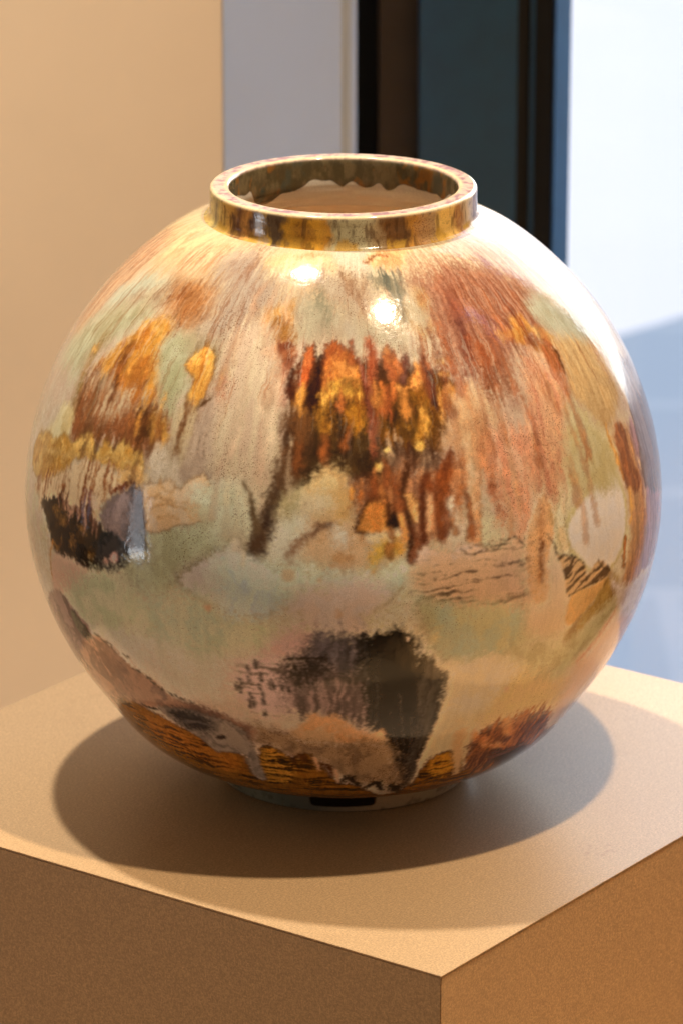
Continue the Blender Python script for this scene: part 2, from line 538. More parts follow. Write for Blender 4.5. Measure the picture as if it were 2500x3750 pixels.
def paint(sl, sd, a, b, soft, op, mx, rim, sp, bias):
    if sd.size == 0: return
    fine = soft < 0.0007
    if fine: soft = soft * 1.4
    else: soft = soft * (1.6 + 1.3 * min(1.0, max(0.0, (soft - 0.0009) / 0.001)))
    sd = sd + soft * 0.85 * GRN[sl]
    m = sm(-sd, -soft, soft) * op
    SMR[sl] = SMR[sl] * (1 - m) + (min(1.0, soft / 0.0048) if mx in 'fs' else 0.08) * m
    k = sm(MIXF[mx][sl] + 0.22 * GRN[sl] + bias, *((-0.45, 0.45) if mx in 'fs' else (0.0, 0.5)))[..., None]
    c = s2l(a) * (1 - k) + s2l(b) * k
    if rim:
        ring = np.exp(-(sd / rim[1]) ** 2)[..., None] * rim[2] * op
        base = COLR[sl] * (1 - m[..., None]) + c * m[..., None]
        COLR[sl] = base * (1 - ring) + s2l(rim[0]) * ring
    else:
        COLR[sl] = COLR[sl] * (1 - m[..., None]) + c * m[..., None]
    SPK[sl] = SPK[sl] * (1 - m) + sp * m


def patch(pts, a, b, soft, warp, st, op, mx, rim, sp, bias):
    p = smooth_closed(pts)
    rs, cs, rm = window(p, soft + 2.2 * warp + 1.2 * st + (rim[1] * 2 if rim else 0))
    sl = (rs, cs)
    x = TH_F[None, cs] * rm + warp * WXF[sl]
    y = S_R[rs][:, None] + warp * WYF[sl] + st * STK[sl]
    if x.size == 0: return
    P = np.c_[p[:, 0] * rm, p[:, 1]]
    d2 = np.full(x.shape, 1e9); ins = np.zeros(x.shape, bool)
    for i in range(len(P)):
        ax, ay = P[i]; bx, by = P[(i + 1) % len(P)]
        ex, ey = bx - ax, by - ay
        L = ex * ex + ey * ey + 1e-14
        t = np.clip(((x - ax) * ex + (y - ay) * ey) / L, 0, 1)
        d2 = np.minimum(d2, (x - ax - t * ex) ** 2 + (y - ay - t * ey) ** 2)
        if abs(ey) > 1e-12:
            ins ^= ((ay > y) != (by > y)) & (x < ex * (y - ay) / ey + ax)
    sd = np.sqrt(d2) * np.where(ins, -1, 1)
    paint(sl, sd, a, b, soft, op, mx, rim, sp, bias)


def stroke(pts, w, a, b, soft, warp, st, op, mx, rim, sp, bias):
    p, w = smooth_open(pts, w)
    rs, cs, rm = window(p, soft + 2.2 * warp + 1.2 * st + w.max() + (rim[1] * 2 if rim else 0))
    sl = (rs, cs)
    x = TH_F[None, cs] * rm + warp * WXF[sl]
    y = S_R[rs][:, None] + warp * WYF[sl] + st * STK[sl]
    if x.size == 0: return
    P = np.c_[p[:, 0] * rm, p[:, 1]]
    sd = np.full(x.shape, 1e9)
    for i in range(len(P) - 1):
        ax, ay = P[i]; ex, ey = P[i + 1] - P[i]
        L = ex * ex + ey * ey + 1e-14
        t = np.clip(((x - ax) * ex + (y - ay) * ey) / L, 0, 1)
        sd = np.minimum(sd, np.sqrt((x - ax - t * ex) ** 2 + (y - ay - t * ey) ** 2) - (w[i] * (1 - t) + w[i + 1] * t))
    paint(sl, sd, a, b, soft, op, mx, rim, sp, bias)


# glaze pours and drips in the order they lie on the clay.
# points: angle round the vase in milliradians, height along the wall in tenths of a millimetre; lengths in tenths of a millimetre
GLAZE = [
    ('P',[-2128,4371,2131,4373,1725,3606,-1725,3604],(187,145,101),(196,166,124),163.7,109.1,109.1,1.0,'s',None,0,0),
    ('P',[-1751,3736,1751,3738,1551,2543,-1552,2543],(197,172,140),(195,161,133),163.7,109.1,109.1,1.0,'f',None,0.5,0),
    ('P',[-1563,2623,1563,2623,1435,1901,-1436,1901],(229,204,177),(220,208,169),163.7,109.1,109.1,1.0,'f',None,0.6,0),
    ('P',[-1451,1977,1451,1977,1279,1196,-1280,1198],(230,217,193),(230,218,199),109.1,109.1,0.0,1.0,'f',None,0.3,0),
    ('P',[-1314,1329,1313,1327,861,386,-866,389],(230,207,184),(230,197,172),109.1,81.8,0.0,1.0,'f',None,0,0),
    ('P',[-1982,4244,-2134,4336,-795,4437,-822,4244,-1091,4063,-1509,3960,-1835,3975],(212,184,132),(199,157,108),58.9,29.5,58.9,1.0,'f',None,0,0),
    ('P',[-1829,3948,-1596,4215,-1341,4182,-1318,4052,-1304,3862,-1338,3585,-1357,3360,-1581,3355,-1627,3611,-1789,3779],(182,124,85),(199,157,117),29.5,29.5,78.6,1.0,'s',None,0,0),
    ('P',[-1337,3791,-1191,3940,-1068,3991,-987,3945,-1126,3837,-1223,3643,-1326,3641],(182,177,147),(182,177,147),29.5,23.6,29.5,1.0,'f',None,0,0),
    ('P',[-1313,3573,-1232,3738,-1123,3864,-950,3933,-866,3889,-900,3805,-1041,3725,-1166,3597],(168,135,103),(183,160,124),29.5,29.5,39.3,1.0,'f',None,0.5,0),
    ('P',[-1450,3240,-1353,3528,-1118,3741,-929,3747,-996,3603,-1084,3474,-1171,3321,-1218,3166],(187,176,138),(168,150,109),29.5,23.6,39.3,1.0,'f',None,0,0),
    ('P',[-982,3998,-916,4048,-687,4091,-627,3936,-624,3755,-669,3698,-763,3691,-863,3748,-913,3872],(161,103,58),(181,128,82),33.4,25.5,58.9,1.0,'f',None,0,0),
    ('P',[-1091,4063,-1015,4322,-806,4397,-666,4273,-749,4153,-855,4068],(212,178,132),(189,138,95),29.5,19.6,58.9,1.0,'s',None,0,0),
    ('P',[-791,4238,-580,4372,-335,4111,-272,3779,-343,3664,-507,3653,-639,3706,-609,3849,-642,4028],(175,148,123),(162,123,96),39.3,25.5,39.3,1.0,'f',None,0.9,0),
    ('P',[-852,3729,-746,3674,-639,3706,-514,3652,-510,3548,-624,3518,-760,3582],(158,129,93),(176,153,115),25.5,19.6,29.5,1.0,'f',None,0.7,0),
    ('P',[-1092,3294,-1033,3441,-992,3526,-947,3635,-869,3757,-784,3695,-773,3632,-767,3558,-733,3432,-700,3270,-696,3181,-814,3168,-875,3224,-979,3262],(206,144,64),(186,116,49),15.7,21.6,29.5,1.0,'f',((223,179,107),7.9,0.5),0,0),
    ('S',[-935,3686,-845,3662,-783,3596],[15.7,21.6,15.7],(210,160,85),(189,130,61),11.8,13.7,0.0,1.0,'f',None,0,0),
    ('P',[-1105,2831,-1119,2987,-1132,3136,-1092,3294,-937,3260,-817,3176,-698,3191,-626,3146,-608,3045,-658,2990,-697,2822,-788,2863,-891,2897,-1015,2798],(164,98,54),(132,80,42),19.6,19.6,117.8,1.0,'s',None,0,0),
    ('P',[-1069,3167,-1023,3263,-913,3249,-779,3211,-748,3153,-823,3084,-925,3021,-1020,3036],(206,180,140),(170,104,60),19.6,15.7,117.8,0.85,'s',None,0,-0.1),
    ('S',[-956,3486,-934,3365,-917,3237,-899,3163],[21.6,29.5,29.5,19.6],(146,82,38),(120,66,30),13.7,13.7,29.5,0.9,'f',None,0,0),
    ('P',[-778,3122,-709,3177,-677,3129,-664,3027,-705,2954,-749,2996],(104,60,28),(140,84,40),15.7,13.7,49.1,1.0,'f',None,0,0),
    ('P',[-696,3181,-636,3162,-605,3066,-630,2980,-670,3024],(206,150,70),(160,100,46),13.7,13.7,0.0,1.0,'f',None,0,0),
    ('S',[-1147,3513,-1152,3374,-1146,3204,-1123,3047,-1097,2876],[13.7,25.5,27.5,25.5,19.6],(152,118,62),(171,131,74),17.7,13.7,29.5,0.9,'f',None,0,0),
    ('P',[-1145,3400,-1135,3378,-1141,3365,-1160,3366,-1182,3382,-1194,3403,-1188,3417,-1167,3416],(204,156,88),(204,156,88),7.9,4.9,0.0,1.0,'f',((147,108,55),5.9,0.6),0,0),
    ('P',[-791,3571,-727,3669,-659,3603,-610,3480,-589,3354,-604,3270,-587,3090,-623,3166,-672,3200,-724,3363],(188,174,136),(172,160,118),19.6,11.8,0.0,1.0,'f',None,0.8,0),
    ('P',[-630,3485,-598,3604,-566,3639,-521,3576,-500,3428,-504,3337,-524,3263,-549,3188,-580,3297,-574,3409],(227,173,90),(213,149,66),7.9,7.9,0.0,1.0,'f',((142,104,58),8.8,0.75),0,0),
    ('P',[-478,3413,-466,3519,-432,3503,-410,3398,-392,3255,-420,3268,-460,3328],(218,170,100),(190,92,48),8.8,7.9,0.0,1.0,'f',((140,94,56),6.9,0.6),0,0),
    ('P',[-472,3364,-448,3409,-411,3378,-386,3237,-372,3049,-396,3063,-427,3228],(184,84,46),(196,120,84),19.6,13.7,39.3,0.85,'f',None,0.6,0),
    ('P',[-463,3327,-503,3230,-521,3090,-534,2934,-533,2793,-408,2826,-446,3147],(196,166,138),(180,150,124),8.8,5.9,0.0,1.0,'f',None,0.3,0),
    ('S',[-525,3234,-495,3295,-467,3336],[7.9,13.7,7.9],(120,76,34),(120,76,34),7.9,7.9,0.0,1.0,'f',None,0,0),
    ('P',[-598,3203,-573,3279,-521,3206,-526,3079,-531,2935,-557,2908,-589,2965,-584,3091],(146,100,62),(192,164,124),15.7,11.8,68.7,1.0,'s',None,0.6,0),
    ('P',[-426,3464,-409,3759,-313,3774,-231,2905,-417,2870,-384,3161],(212,184,146),(196,150,118),33.4,15.7,117.8,1.0,'s',None,1.0,0),
    ('S',[-476,3083,-480,3025,-471,2961],[15.7,19.6,17.7],(192,160,133),(192,160,133),7.9,3.9,0.0,1.0,'f',((120,92,64),3.9,0.7),0,0),
    ('P',[-1280,2755,-1209,2898,-1192,3011,-1109,2992,-1077,2887,-1072,2768,-1159,2721],(220,198,150),(206,176,122),13.7,11.8,0.0,1.0,'f',None,0,0),
    ('P',[-1356,2520,-1358,2673,-1271,2776,-1169,2783,-1108,2856,-1046,2813,-1010,2886,-963,2929,-923,2888,-898,2836,-873,2931,-824,2888,-790,2947,-732,2911,-689,2899,-679,2787,-759,2775,-865,2778,-1000,2742,-1049,2637,-1212,2485],(220,176,102),(196,142,66),7.9,11.8,13.7,1.0,'f',((150,112,56),7.9,0.5),0,0),
    ('S',[-1340,2602,-1183,2704,-1059,2722,-991,2786,-902,2799,-814,2839,-726,2836],[7.9,13.7,9.8,11.8,9.8,11.8,13.7],(186,130,59),(229,193,127),11.8,15.7,0.0,0.7,'f',None,0,0),
    ('P',[-1259,2457,-1051,2646,-982,2746,-866,2782,-759,2775,-680,2796,-698,2703,-752,2672,-793,2606,-819,2507,-851,2434,-937,2479,-1050,2458,-1220,2349],(174,100,47),(228,194,150),13.7,15.7,68.7,1.0,'s',None,0,0.18),
    ('P',[-764,2763,-684,2823,-660,2737,-707,2691,-754,2690],(230,192,133),(228,176,107),13.7,9.8,0.0,1.0,'f',None,0,0),
    ('S',[-794,2616,-758,2670,-722,2704,-698,2703],[15.7,19.6,17.7,9.8],(160,83,42),(160,83,42),9.8,11.8,19.6,1.0,'f',None,0,0),
    ('P',[-1193,2386,-1020,2474,-909,2464,-835,2422,-789,2376,-727,2374,-690,2313,-698,2230,-724,2169,-778,2154,-884,2105,-942,2119,-1065,2098,-1107,2195,-1154,2288],(92,67,41),(56,46,41),8.8,15.7,29.5,1.0,'f',None,0,0),
    ('P',[-983,2346,-989,2321,-1005,2303,-1024,2302,-1032,2319,-1026,2344,-1009,2363,-991,2364],(192,140,70),(128,87,47),15.7,13.7,0.0,0.7,'f',None,0,0),
    ('P',[-1014,2189,-1023,2158,-1046,2134,-1070,2130,-1079,2151,-1068,2183,-1044,2208,-1022,2210],(199,146,74),(128,88,48),15.7,13.7,0.0,0.7,'f',None,0,0),
    ('P',[-938,2242,-943,2220,-957,2205,-971,2204,-977,2220,-971,2242,-957,2257,-944,2257],(199,146,74),(128,88,48),15.7,13.7,0.0,0.7,'f',None,0,0),
    ('P',[-1050,2388,-1055,2367,-1071,2350,-1089,2348,-1098,2361,-1092,2383,-1076,2400,-1059,2402],(188,136,67),(128,87,46),15.7,13.7,0.0,0.7,'f',None,0,0),
    ('P',[-895,2353,-898,2337,-908,2325,-919,2326,-924,2339,-920,2355,-910,2367,-900,2366],(194,142,72),(128,88,48),15.7,13.7,0.0,0.7,'f',None,0,0),
    ('P',[-978,2428,-982,2411,-993,2399,-1005,2398,-1011,2410,-1008,2427,-997,2439,-984,2440],(188,136,67),(128,87,46),15.7,13.7,0.0,0.7,'f',None,0,0),
    ('P',[-846,2210,-849,2195,-858,2185,-867,2186,-870,2198,-867,2213,-858,2223,-849,2222],(202,149,75),(128,88,48),15.7,13.7,0.0,0.7,'f',None,0,0),
    ('P',[-1054,2486,-939,2498,-851,2444,-833,2384,-885,2358,-967,2424,-1045,2421],(132,79,48),(199,151,120),13.7,13.7,68.7,1.0,'s',None,0,0),
    ('P',[-822,2448,-803,2563,-743,2657,-682,2705,-653,2616,-635,2479,-631,2346,-690,2308,-727,2365,-782,2379],(189,160,150),(150,126,119),9.8,5.9,19.6,1.0,'f',((120,69,42),9.8,0.35),0,0),
    ('P',[-717,2667,-682,2705,-656,2653,-640,2525,-631,2346,-690,2313,-722,2396,-696,2503],(117,106,109),(92,83,86),29.5,5.9,19.6,0.8,'f',None,0,0),
    ('P',[-681,2696,-656,2653,-641,2525,-631,2356,-669,2341,-680,2510,-691,2639],(131,118,122),(105,97,101),8.8,2.9,0.0,0.8,'f',None,0,0),
    ('P',[-816,2353,-789,2395,-727,2374,-690,2322,-692,2233,-724,2169,-785,2151,-843,2182],(58,54,58),(88,77,74),8.8,13.7,15.7,1.0,'f',None,0,0),
    ('P',[-738,2247,-742,2222,-754,2206,-765,2211,-770,2232,-766,2258,-754,2273,-743,2269],(230,179,165),(230,179,165),7.9,7.9,0.0,1.0,'f',None,0,0),
    ('P',[-776,2210,-781,2195,-790,2185,-800,2185,-805,2196,-800,2211,-790,2221,-780,2220],(196,148,132),(196,148,132),7.9,7.9,0.0,1.0,'f',None,0,0),
    ('S',[-789,2376,-815,2324,-793,2305],[7.9,7.9,7.9],(50,44,43),(50,44,43),5.9,7.9,0.0,1.0,'f',None,0,0),
    ('P',[-724,2169,-689,2254,-613,2285,-607,2170,-633,2089,-681,2099],(153,155,146),(198,196,171),23.6,11.8,0.0,1.0,'f',None,0.3,0),
    ('P',[-631,2452,-519,2515,-401,2618,-362,2458,-433,2360,-506,2246,-540,2110,-599,2042,-663,2086,-718,2142,-686,2251,-620,2302],(215,211,174),(202,195,155),21.6,11.8,0.0,1.0,'f',((153,140,92),11.8,0.35),0.8,0),
    ('P',[-666,2725,-606,2756,-573,2781,-529,2743,-500,2808,-457,2862,-417,2802,-402,2693,-406,2617,-441,2571,-519,2524,-619,2452,-646,2580],(230,197,160),(230,187,139),5.9,9.8,0.0,1.0,'f',((169,124,80),6.9,0.6),0,0),
    ('S',[-593,2675,-545,2663,-495,2678],[3.9,3.9,3.9],(197,143,83),(197,143,83),7.9,7.9,0.0,0.7,'f',None,0,0),
    ('S',[-623,2608,-578,2642,-521,2642,-471,2638],[3.9,3.9,3.9,3.9],(200,145,85),(200,145,85),7.9,7.9,0.0,0.7,'f',None,0,0),
    ('S',[-595,2551,-550,2576,-516,2568],[3.9,3.9,3.9],(205,149,89),(205,149,89),7.9,7.9,0.0,0.7,'f',None,0,0),
    ('S',[-460,2631,-436,2591,-410,2640],[3.9,3.9,3.9],(203,148,88),(203,148,88),7.9,7.9,0.0,0.7,'f',None,0,0),
    ('S',[-496,2762,-466,2733,-422,2791],[3.9,3.9,3.9],(193,139,79),(193,139,79),7.9,7.9,0.0,0.7,'f',None,0,0),
    ('S',[-606,2747,-561,2714,-541,2749],[3.9,3.9,3.9],(192,138,79),(192,138,79),7.9,7.9,0.0,0.7,'f',None,0,0),
    ('S',[-645,2657,-600,2692],[3.9,3.9],(195,141,81),(195,141,81),7.9,7.9,0.0,0.7,'f',None,0,0),
    ('P',[-517,2203,-443,2343,-369,2434,-323,2518,-295,2454,-235,2388,-187,2164,-251,2024,-382,2065,-474,2128],(230,212,198),(230,218,200),13.7,9.8,0.0,1.0,'f',((149,134,80),9.8,0.6),0.2,0),
    ('P',[-1097,2058,-1038,2104,-942,2114,-876,2104,-896,2032,-981,1899,-1146,1773],(230,194,168),(230,184,158),13.7,9.8,0.0,1.0,'f',None,0,0),
    ('S',[-1089,2175,-1115,2068,-1127,1914],[7.9,7.9,4.9],(214,150,73),(214,150,73),7.9,9.8,0.0,1.0,'f',None,0,0),
    ('P',[-1076,1840,-886,2058,-771,2157,-669,2084,-599,2032,-433,2131,-284,2027,-213,1958,-257,1800,-450,1724,-613,1815,-749,1749,-891,1713,-1005,1776],(217,216,178),(230,219,185),33.4,19.6,0.0,1.0,'f',None,0.5,0),
    ('P',[-601,1990,-433,2091,-334,1996,-390,1833,-528,1785,-611,1838],(198,207,184),(212,207,178),49.1,19.6,0.0,0.8,'f',None,0.3,0),
    ('P',[-403,2057,-407,2042,-415,2033,-423,2037,-426,2050,-423,2066,-414,2074,-406,2070],(230,187,150),(230,187,150),7.9,5.9,0.0,1.0,'f',None,0,0),
    ('P',[-1173,1777,-1076,1840,-999,1758,-930,1621,-1172,1236,-1319,1280,-1359,1489],(186,153,140),(141,113,103),9.8,7.9,0.0,1.0,'f',None,0,0),
    ('P',[-1026,1752,-981,1714,-937,1628,-982,1541,-1025,1629],(66,61,53),(137,131,109),7.9,13.7,15.7,1.0,'f',None,0,0),
    ('P',[-930,1621,-850,1600,-753,1490,-644,1372,-731,1161,-1236,814,-1172,1236],(219,167,136),(160,115,94),9.8,13.7,0.0,1.0,'f',None,0,0),
    ('S',[-906,1648,-887,1641],[3.9,6.9],(66,48,41),(66,48,41),4.9,7.9,0.0,1.0,'f',None,0,0),
    ('S',[-879,1618,-858,1605],[3.9,6.9],(66,48,41),(66,48,41),4.9,7.9,0.0,1.0,'f',None,0,0),
    ('S',[-853,1587,-827,1583],[3.9,6.9],(66,48,41),(66,48,41),4.9,7.9,0.0,1.0,'f',None,0,0),
    ('S',[-827,1561,-813,1543],[3.9,6.9],(66,48,41),(66,48,41),4.9,7.9,0.0,1.0,'f',None,0,0),
    ('S',[-797,1525,-777,1517],[3.9,6.9],(66,48,41),(66,48,41),4.9,7.9,0.0,1.0,'f',None,0,0),
    ('S',[-769,1480,-748,1465],[3.9,6.9],(66,48,41),(66,48,41),4.9,7.9,0.0,1.0,'f',None,0,0),
    ('S',[-736,1468,-721,1457],[3.9,6.9],(66,48,41),(66,48,41),4.9,7.9,0.0,1.0,'f',None,0,0),
    ('S',[-698,1446,-682,1427],[3.9,6.9],(66,48,41),(66,48,41),4.9,7.9,0.0,1.0,'f',None,0,0),
    ('S',[-779,1571,-756,1565],[3.9,6.9],(66,48,41),(66,48,41),4.9,7.9,0.0,1.0,'f',None,0,0),
    ('S',[-828,1494,-813,1476],[3.9,6.9],(66,48,41),(66,48,41),4.9,7.9,0.0,1.0,'f',None,0,0),
    ('S',[-725,1418,-706,1408],[3.9,6.9],(66,48,41),(66,48,41),4.9,7.9,0.0,1.0,'f',None,0,0),
    ('S',[-854,1621,-829,1610],[3.9,6.9],(66,48,41),(66,48,41),4.9,7.9,0.0,1.0,'f',None,0,0),
    ('S',[-850,1565,-798,1488,-742,1409,-686,1337],[23.6,33.4,33.4,29.5],(131,90,76),(220,168,149),23.6,15.7,0.0,0.6,'f',None,0,0),
    ('P',[-473,4298,-412,4403,-213,4437,-52,4403,-28,4298,-132,4214,-306,4187,-412,4198],(215,189,143),(210,175,125),23.6,19.6,29.5,1.0,'f',None,0,0),
    ('S',[-299,4370,-157,4399,-71,4371],[11.8,19.6,9.8],(191,139,87),(191,139,87),13.7,15.7,0.0,0.7,'f',None,0,0),
    ('P',[-79,4437,235,4437,178,4278,143,4151,77,4179,-9,4257],(203,184,152),(199,173,144),19.6,15.7,19.6,1.0,'f',None,0.2,0),
    ('P',[129,4338,207,4428,465,4437,391,4327,306,4252,197,4277],(215,180,129),(205,150,99),13.7,17.7,19.6,1.0,'f',None,0,0),
    ('S',[137,4323,217,4378,279,4372],[9.8,13.7,5.9],(165,104,61),(165,104,61),9.8,11.8,0.0,1.0,'f',None,0,0),
    ('P',[-148,4200,-9,4243,143,4151,144,3998,77,3879,21,3837,-36,3946,-116,4034],(162,122,90),(173,147,118),29.5,23.6,29.5,1.0,'f',None,1.0,0),
    ('P',[-252,4001,-117,4057,-7,3969,63,3879,199,3828,262,3779,259,3653,185,3681,57,3667,-45,3730,-108,3686,-188,3723,-220,3827],(176,156,124),(167,141,111),29.5,19.6,29.5,1.0,'f',None,0.9,0),
    ('S',[-117,4057,-89,3978,-77,3879],[19.6,29.5,13.7],(130,119,91),(130,119,91),23.6,13.7,29.5,0.8,'f',None,0,0),
    ('P',[156,4226,227,4240,335,4190,311,4018,293,3840,261,3866,248,3979,216,4074,158,4138],(117,109,88),(142,124,96),15.7,13.7,68.7,1.0,'s',None,0,0),
    ('S',[21,3848,39,3751,50,3657],[19.6,25.5,9.8],(184,160,133),(184,160,133),15.7,7.9,0.0,0.7,'f',None,0,0),
    ('P',[351,4181,531,4177,885,4031,607,3439,501,3366,466,3414,442,3561,395,3738,368,3851,360,3988],(173,121,91),(149,90,65),33.4,23.6,78.6,0.9,'s',None,0.8,0),
    ('S',[535,3956,525,3778,512,3567,484,3440],[23.6,33.4,29.5,11.8],(126,66,48),(149,85,60),19.6,11.8,39.3,0.7,'f',None,0,0),
    ('P',[319,4016,392,4077,426,3989,412,3844,402,3737,333,3706,289,3819],(178,152,116),(183,143,94),17.7,13.7,29.5,1.0,'f',None,0.6,0),
    ('P',[421,4025,403,3991,379,3980,362,3998,363,4034,381,4068,406,4079,423,4061],(180,134,85),(164,110,64),15.7,9.8,0.0,1.0,'f',None,0,0),
    ('S',[628,4006,624,3912,606,3825],[11.8,15.7,9.8],(183,133,85),(183,133,85),13.7,9.8,19.6,0.7,'f',None,0,0),
    ('P',[-380,3872,-345,3955,-276,3964,-240,4025,-226,3826,-201,3721,-276,3682,-310,3773],(169,114,58),(194,141,79),13.7,15.7,29.5,1.0,'f',None,0,0),
    ('P',[-489,3763,-380,3872,-306,3795,-291,3649,-238,3463,-223,3270,-180,3284,-189,3039,-218,2757,-344,2643,-432,2997,-464,3475],(216,188,150),(204,170,138),23.6,11.8,108.0,1.0,'s',None,1.0,0),
    ('P',[-286,3686,-222,3732,-197,3670,-191,3558,-221,3504,-246,3472,-252,3592],(146,78,48),(167,102,65),11.8,11.8,19.6,1.0,'f',None,0,0),
    ('S',[-227,3534,-234,3414,-216,3329],[13.7,19.6,15.7],(208,142,106),(208,142,106),23.6,7.9,0.0,0.8,'f',None,0,0),
    ('S',[-190,3537,-192,3438,-184,3361],[19.6,29.5,33.4],(80,32,18),(104,44,24),9.8,5.9,0.0,1.0,'f',None,0,0),
    ('P',[-188,3498,-146,3591,-93,3635,-6,3658,93,3625,177,3589,267,3559,357,3526,408,3446,405,3348,363,3201,333,3065,274,2981,193,2889,122,2822,44,2844,-5,2900,-73,2861,-141,2802,-207,2740,-192,2991,-185,3274],(126,68,36),(90,52,28),15.7,17.7,39.3,1.0,'f',None,0,0),
    ('P',[-185,3274,-128,3365,-85,3426,85,3426,138,3326,209,3130,178,3040,126,2988,94,2934,15,2891,-54,2899,-117,2822,-217,2739,-194,3038],(102,70,34),(74,46,24),15.7,15.7,39.3,1.0,'f',None,0.3,0),
    ('P',[-87,3495,-82,3605,-64,3714,-13,3715,49,3606,70,3466,77,3329,80,3234,50,3349,6,3350,-61,3339,-84,3387],(202,124,56),(166,88,44),8.8,11.8,15.7,1.0,'f',((110,52,30),8.8,0.7),0,0),
    ('P',[-66,3555,-43,3627,6,3627,48,3556,57,3446,29,3467,-17,3467,-63,3446],(219,148,77),(204,127,59),19.6,19.6,0.0,1.0,'f',None,0,0),
    ('P',[-63,3466,-6,3487,64,3466,78,3348,50,3359,-5,3369,-61,3339,-78,3387],(148,100,44),(206,152,66),13.7,17.7,0.0,1.0,'f',None,0,0),
    ('S',[-132,3664,-139,3572,-150,3461],[29.5,41.2,25.5],(192,97,49),(202,118,65),7.9,7.9,0.0,1.0,'f',((96,48,26),7.9,0.8),0,0),
    ('P',[-165,3411,-144,3452,-125,3414,-126,3327,-145,3249,-174,3285],(204,142,66),(160,96,42),11.8,13.7,0.0,1.0,'f',None,0,0),
    ('S',[-96,3635,-96,3524,-105,3415,-110,3318],[13.7,17.7,33.4,39.3],(66,30,18),(88,46,26),9.8,5.9,0.0,1.0,'f',None,0,0),
    ('P',[71,3253,60,3196,34,3173,9,3197,-2,3254,9,3312,36,3336,62,3311],(196,130,42),(168,104,34),21.6,13.7,0.0,1.0,'f',None,0,0),
    ('P',[-38,3235,-45,3170,-62,3142,-81,3168,-90,3233,-84,3300,-66,3328,-47,3301],(190,126,42),(140,88,34),21.6,13.7,19.6,1.0,'f',None,0,0),
    ('S',[-39,3388,-67,3378],[19.6,23.6],(222,166,78),(222,166,78),13.7,11.8,0.0,1.0,'f',None,0,0),
    ('S',[-150,3249,-150,3117,-156,3004,-163,2893],[29.5,39.3,33.4,15.7],(160,98,42),(116,72,34),21.6,11.8,29.5,0.85,'f',None,0,0),
    ('S',[-114,3138,-116,2998,-133,2895],[25.5,29.5,29.5],(70,46,26),(70,46,26),23.6,9.8,0.0,0.8,'f',None,0,0),
    ('P',[120,3424,198,3467,304,3504,354,3466,414,3405,388,3312,360,3221,343,3110,304,3032,217,3091,129,3109,112,3308],(160,102,36),(120,74,26),13.7,17.7,29.5,1.0,'f',None,0,0),
    ('P',[160,3324,218,3357,270,3293,289,3195,249,3163,179,3171,144,3230],(72,46,20),(104,66,26),19.6,21.6,0.0,1.0,'f',None,0,0),
    ('P',[174,3171,235,3202,295,3194,277,3102,213,3101],(110,70,26),(190,130,50),13.7,17.7,0.0,1.0,'f',None,0,0),
    ('S',[141,3394,132,3326],[25.5,21.6],(206,146,62),(206,146,62),15.7,11.8,0.0,1.0,'f',None,0,0),
    ('S',[273,3264,278,3196,283,3120],[15.7,15.7,11.8],(206,152,74),(206,152,74),11.8,11.8,0.0,1.0,'f',None,0,0),
    ('P',[356,3387,414,3405,402,3329,362,3240,337,3225],(230,176,104),(196,126,56),9.8,11.8,49.1,1.0,'s',None,0,0),
    ('S',[104,3728,111,3624,101,3464,100,3280,101,3139,96,3027],[25.5,35.4,29.5,21.6,17.7,7.9],(196,118,76),(164,86,52),11.8,5.9,19.6,1.0,'f',None,0,0),
    ('S',[56,3626,76,3495,88,3329,94,3139],[3.9,9.8,13.7,9.8],(170,100,76),(150,84,60),7.9,3.9,0.0,1.0,'f',None,0,0),
    ('S',[85,3426,104,3233,99,3027],[11.8,19.6,11.8],(146,68,34),(120,56,30),13.7,5.9,0.0,0.85,'f',None,0,0),
    ('S',[174,3672,180,3589,187,3488],[23.6,39.3,29.5],(195,125,68),(178,99,55),8.8,7.9,0.0,1.0,'f',((134,82,52),7.9,0.7),0,0),
    ('S',[195,3428,211,3417],[19.6,25.5],(214,146,76),(214,146,76),9.8,7.9,0.0,1.0,'f',None,0,0),
    ('S',[246,3623,227,3534,223,3455],[15.7,25.5,19.6],(145,92,72),(126,74,58),9.8,5.9,0.0,1.0,'f',((84,48,32),5.9,0.5),0,0),
    ('S',[286,3557,282,3477,259,3431],[25.5,35.4,25.5],(228,165,93),(210,139,71),8.8,9.8,0.0,1.0,'f',((160,94,48),5.9,0.6),0,0),
    ('S',[314,3604,322,3501,322,3402,323,3314],[15.7,25.5,23.6,21.6],(112,66,52),(92,50,40),8.8,4.9,0.0,1.0,'f',None,0,0),
    ('P',[424,3560,412,3540,391,3536,373,3547,368,3570,380,3590,401,3595,420,3582],(229,189,120),(214,155,87),8.8,13.7,0.0,1.0,'f',((149,93,50),6.9,0.5),0,0),
    ('P',[401,3483,392,3467,376,3463,362,3473,359,3491,367,3506,383,3510,397,3501],(220,166,93),(220,166,93),8.8,11.8,0.0,1.0,'f',((130,84,46),8.8,0.6),0,0),
    ('P',[388,3312,441,3380,521,3361,534,3066,434,2846,405,2947,360,3050,326,3038,357,3203],(218,180,134),(206,156,112),19.6,11.8,78.6,1.0,'s',None,0.9,0),
    ('P',[127,3044,171,3105,241,3051,302,3079,324,3019,289,2876,251,2845,225,2941,183,2890,154,2764,133,2895],(194,156,119),(100,62,41),13.7,9.8,88.4,0.8,'s',None,0.6,0.12),
    ('P',[154,3051,151,3039,143,3035,136,3041,134,3053,137,3064,144,3069,152,3063],(232,196,124),(212,164,84),6.9,5.9,0.0,1.0,'f',None,0,0),
    ('P',[268,3064,262,3045,249,3038,237,3048,233,3069,239,3088,252,3095,264,3085],(232,196,124),(212,164,84),6.9,5.9,0.0,1.0,'f',None,0,0),
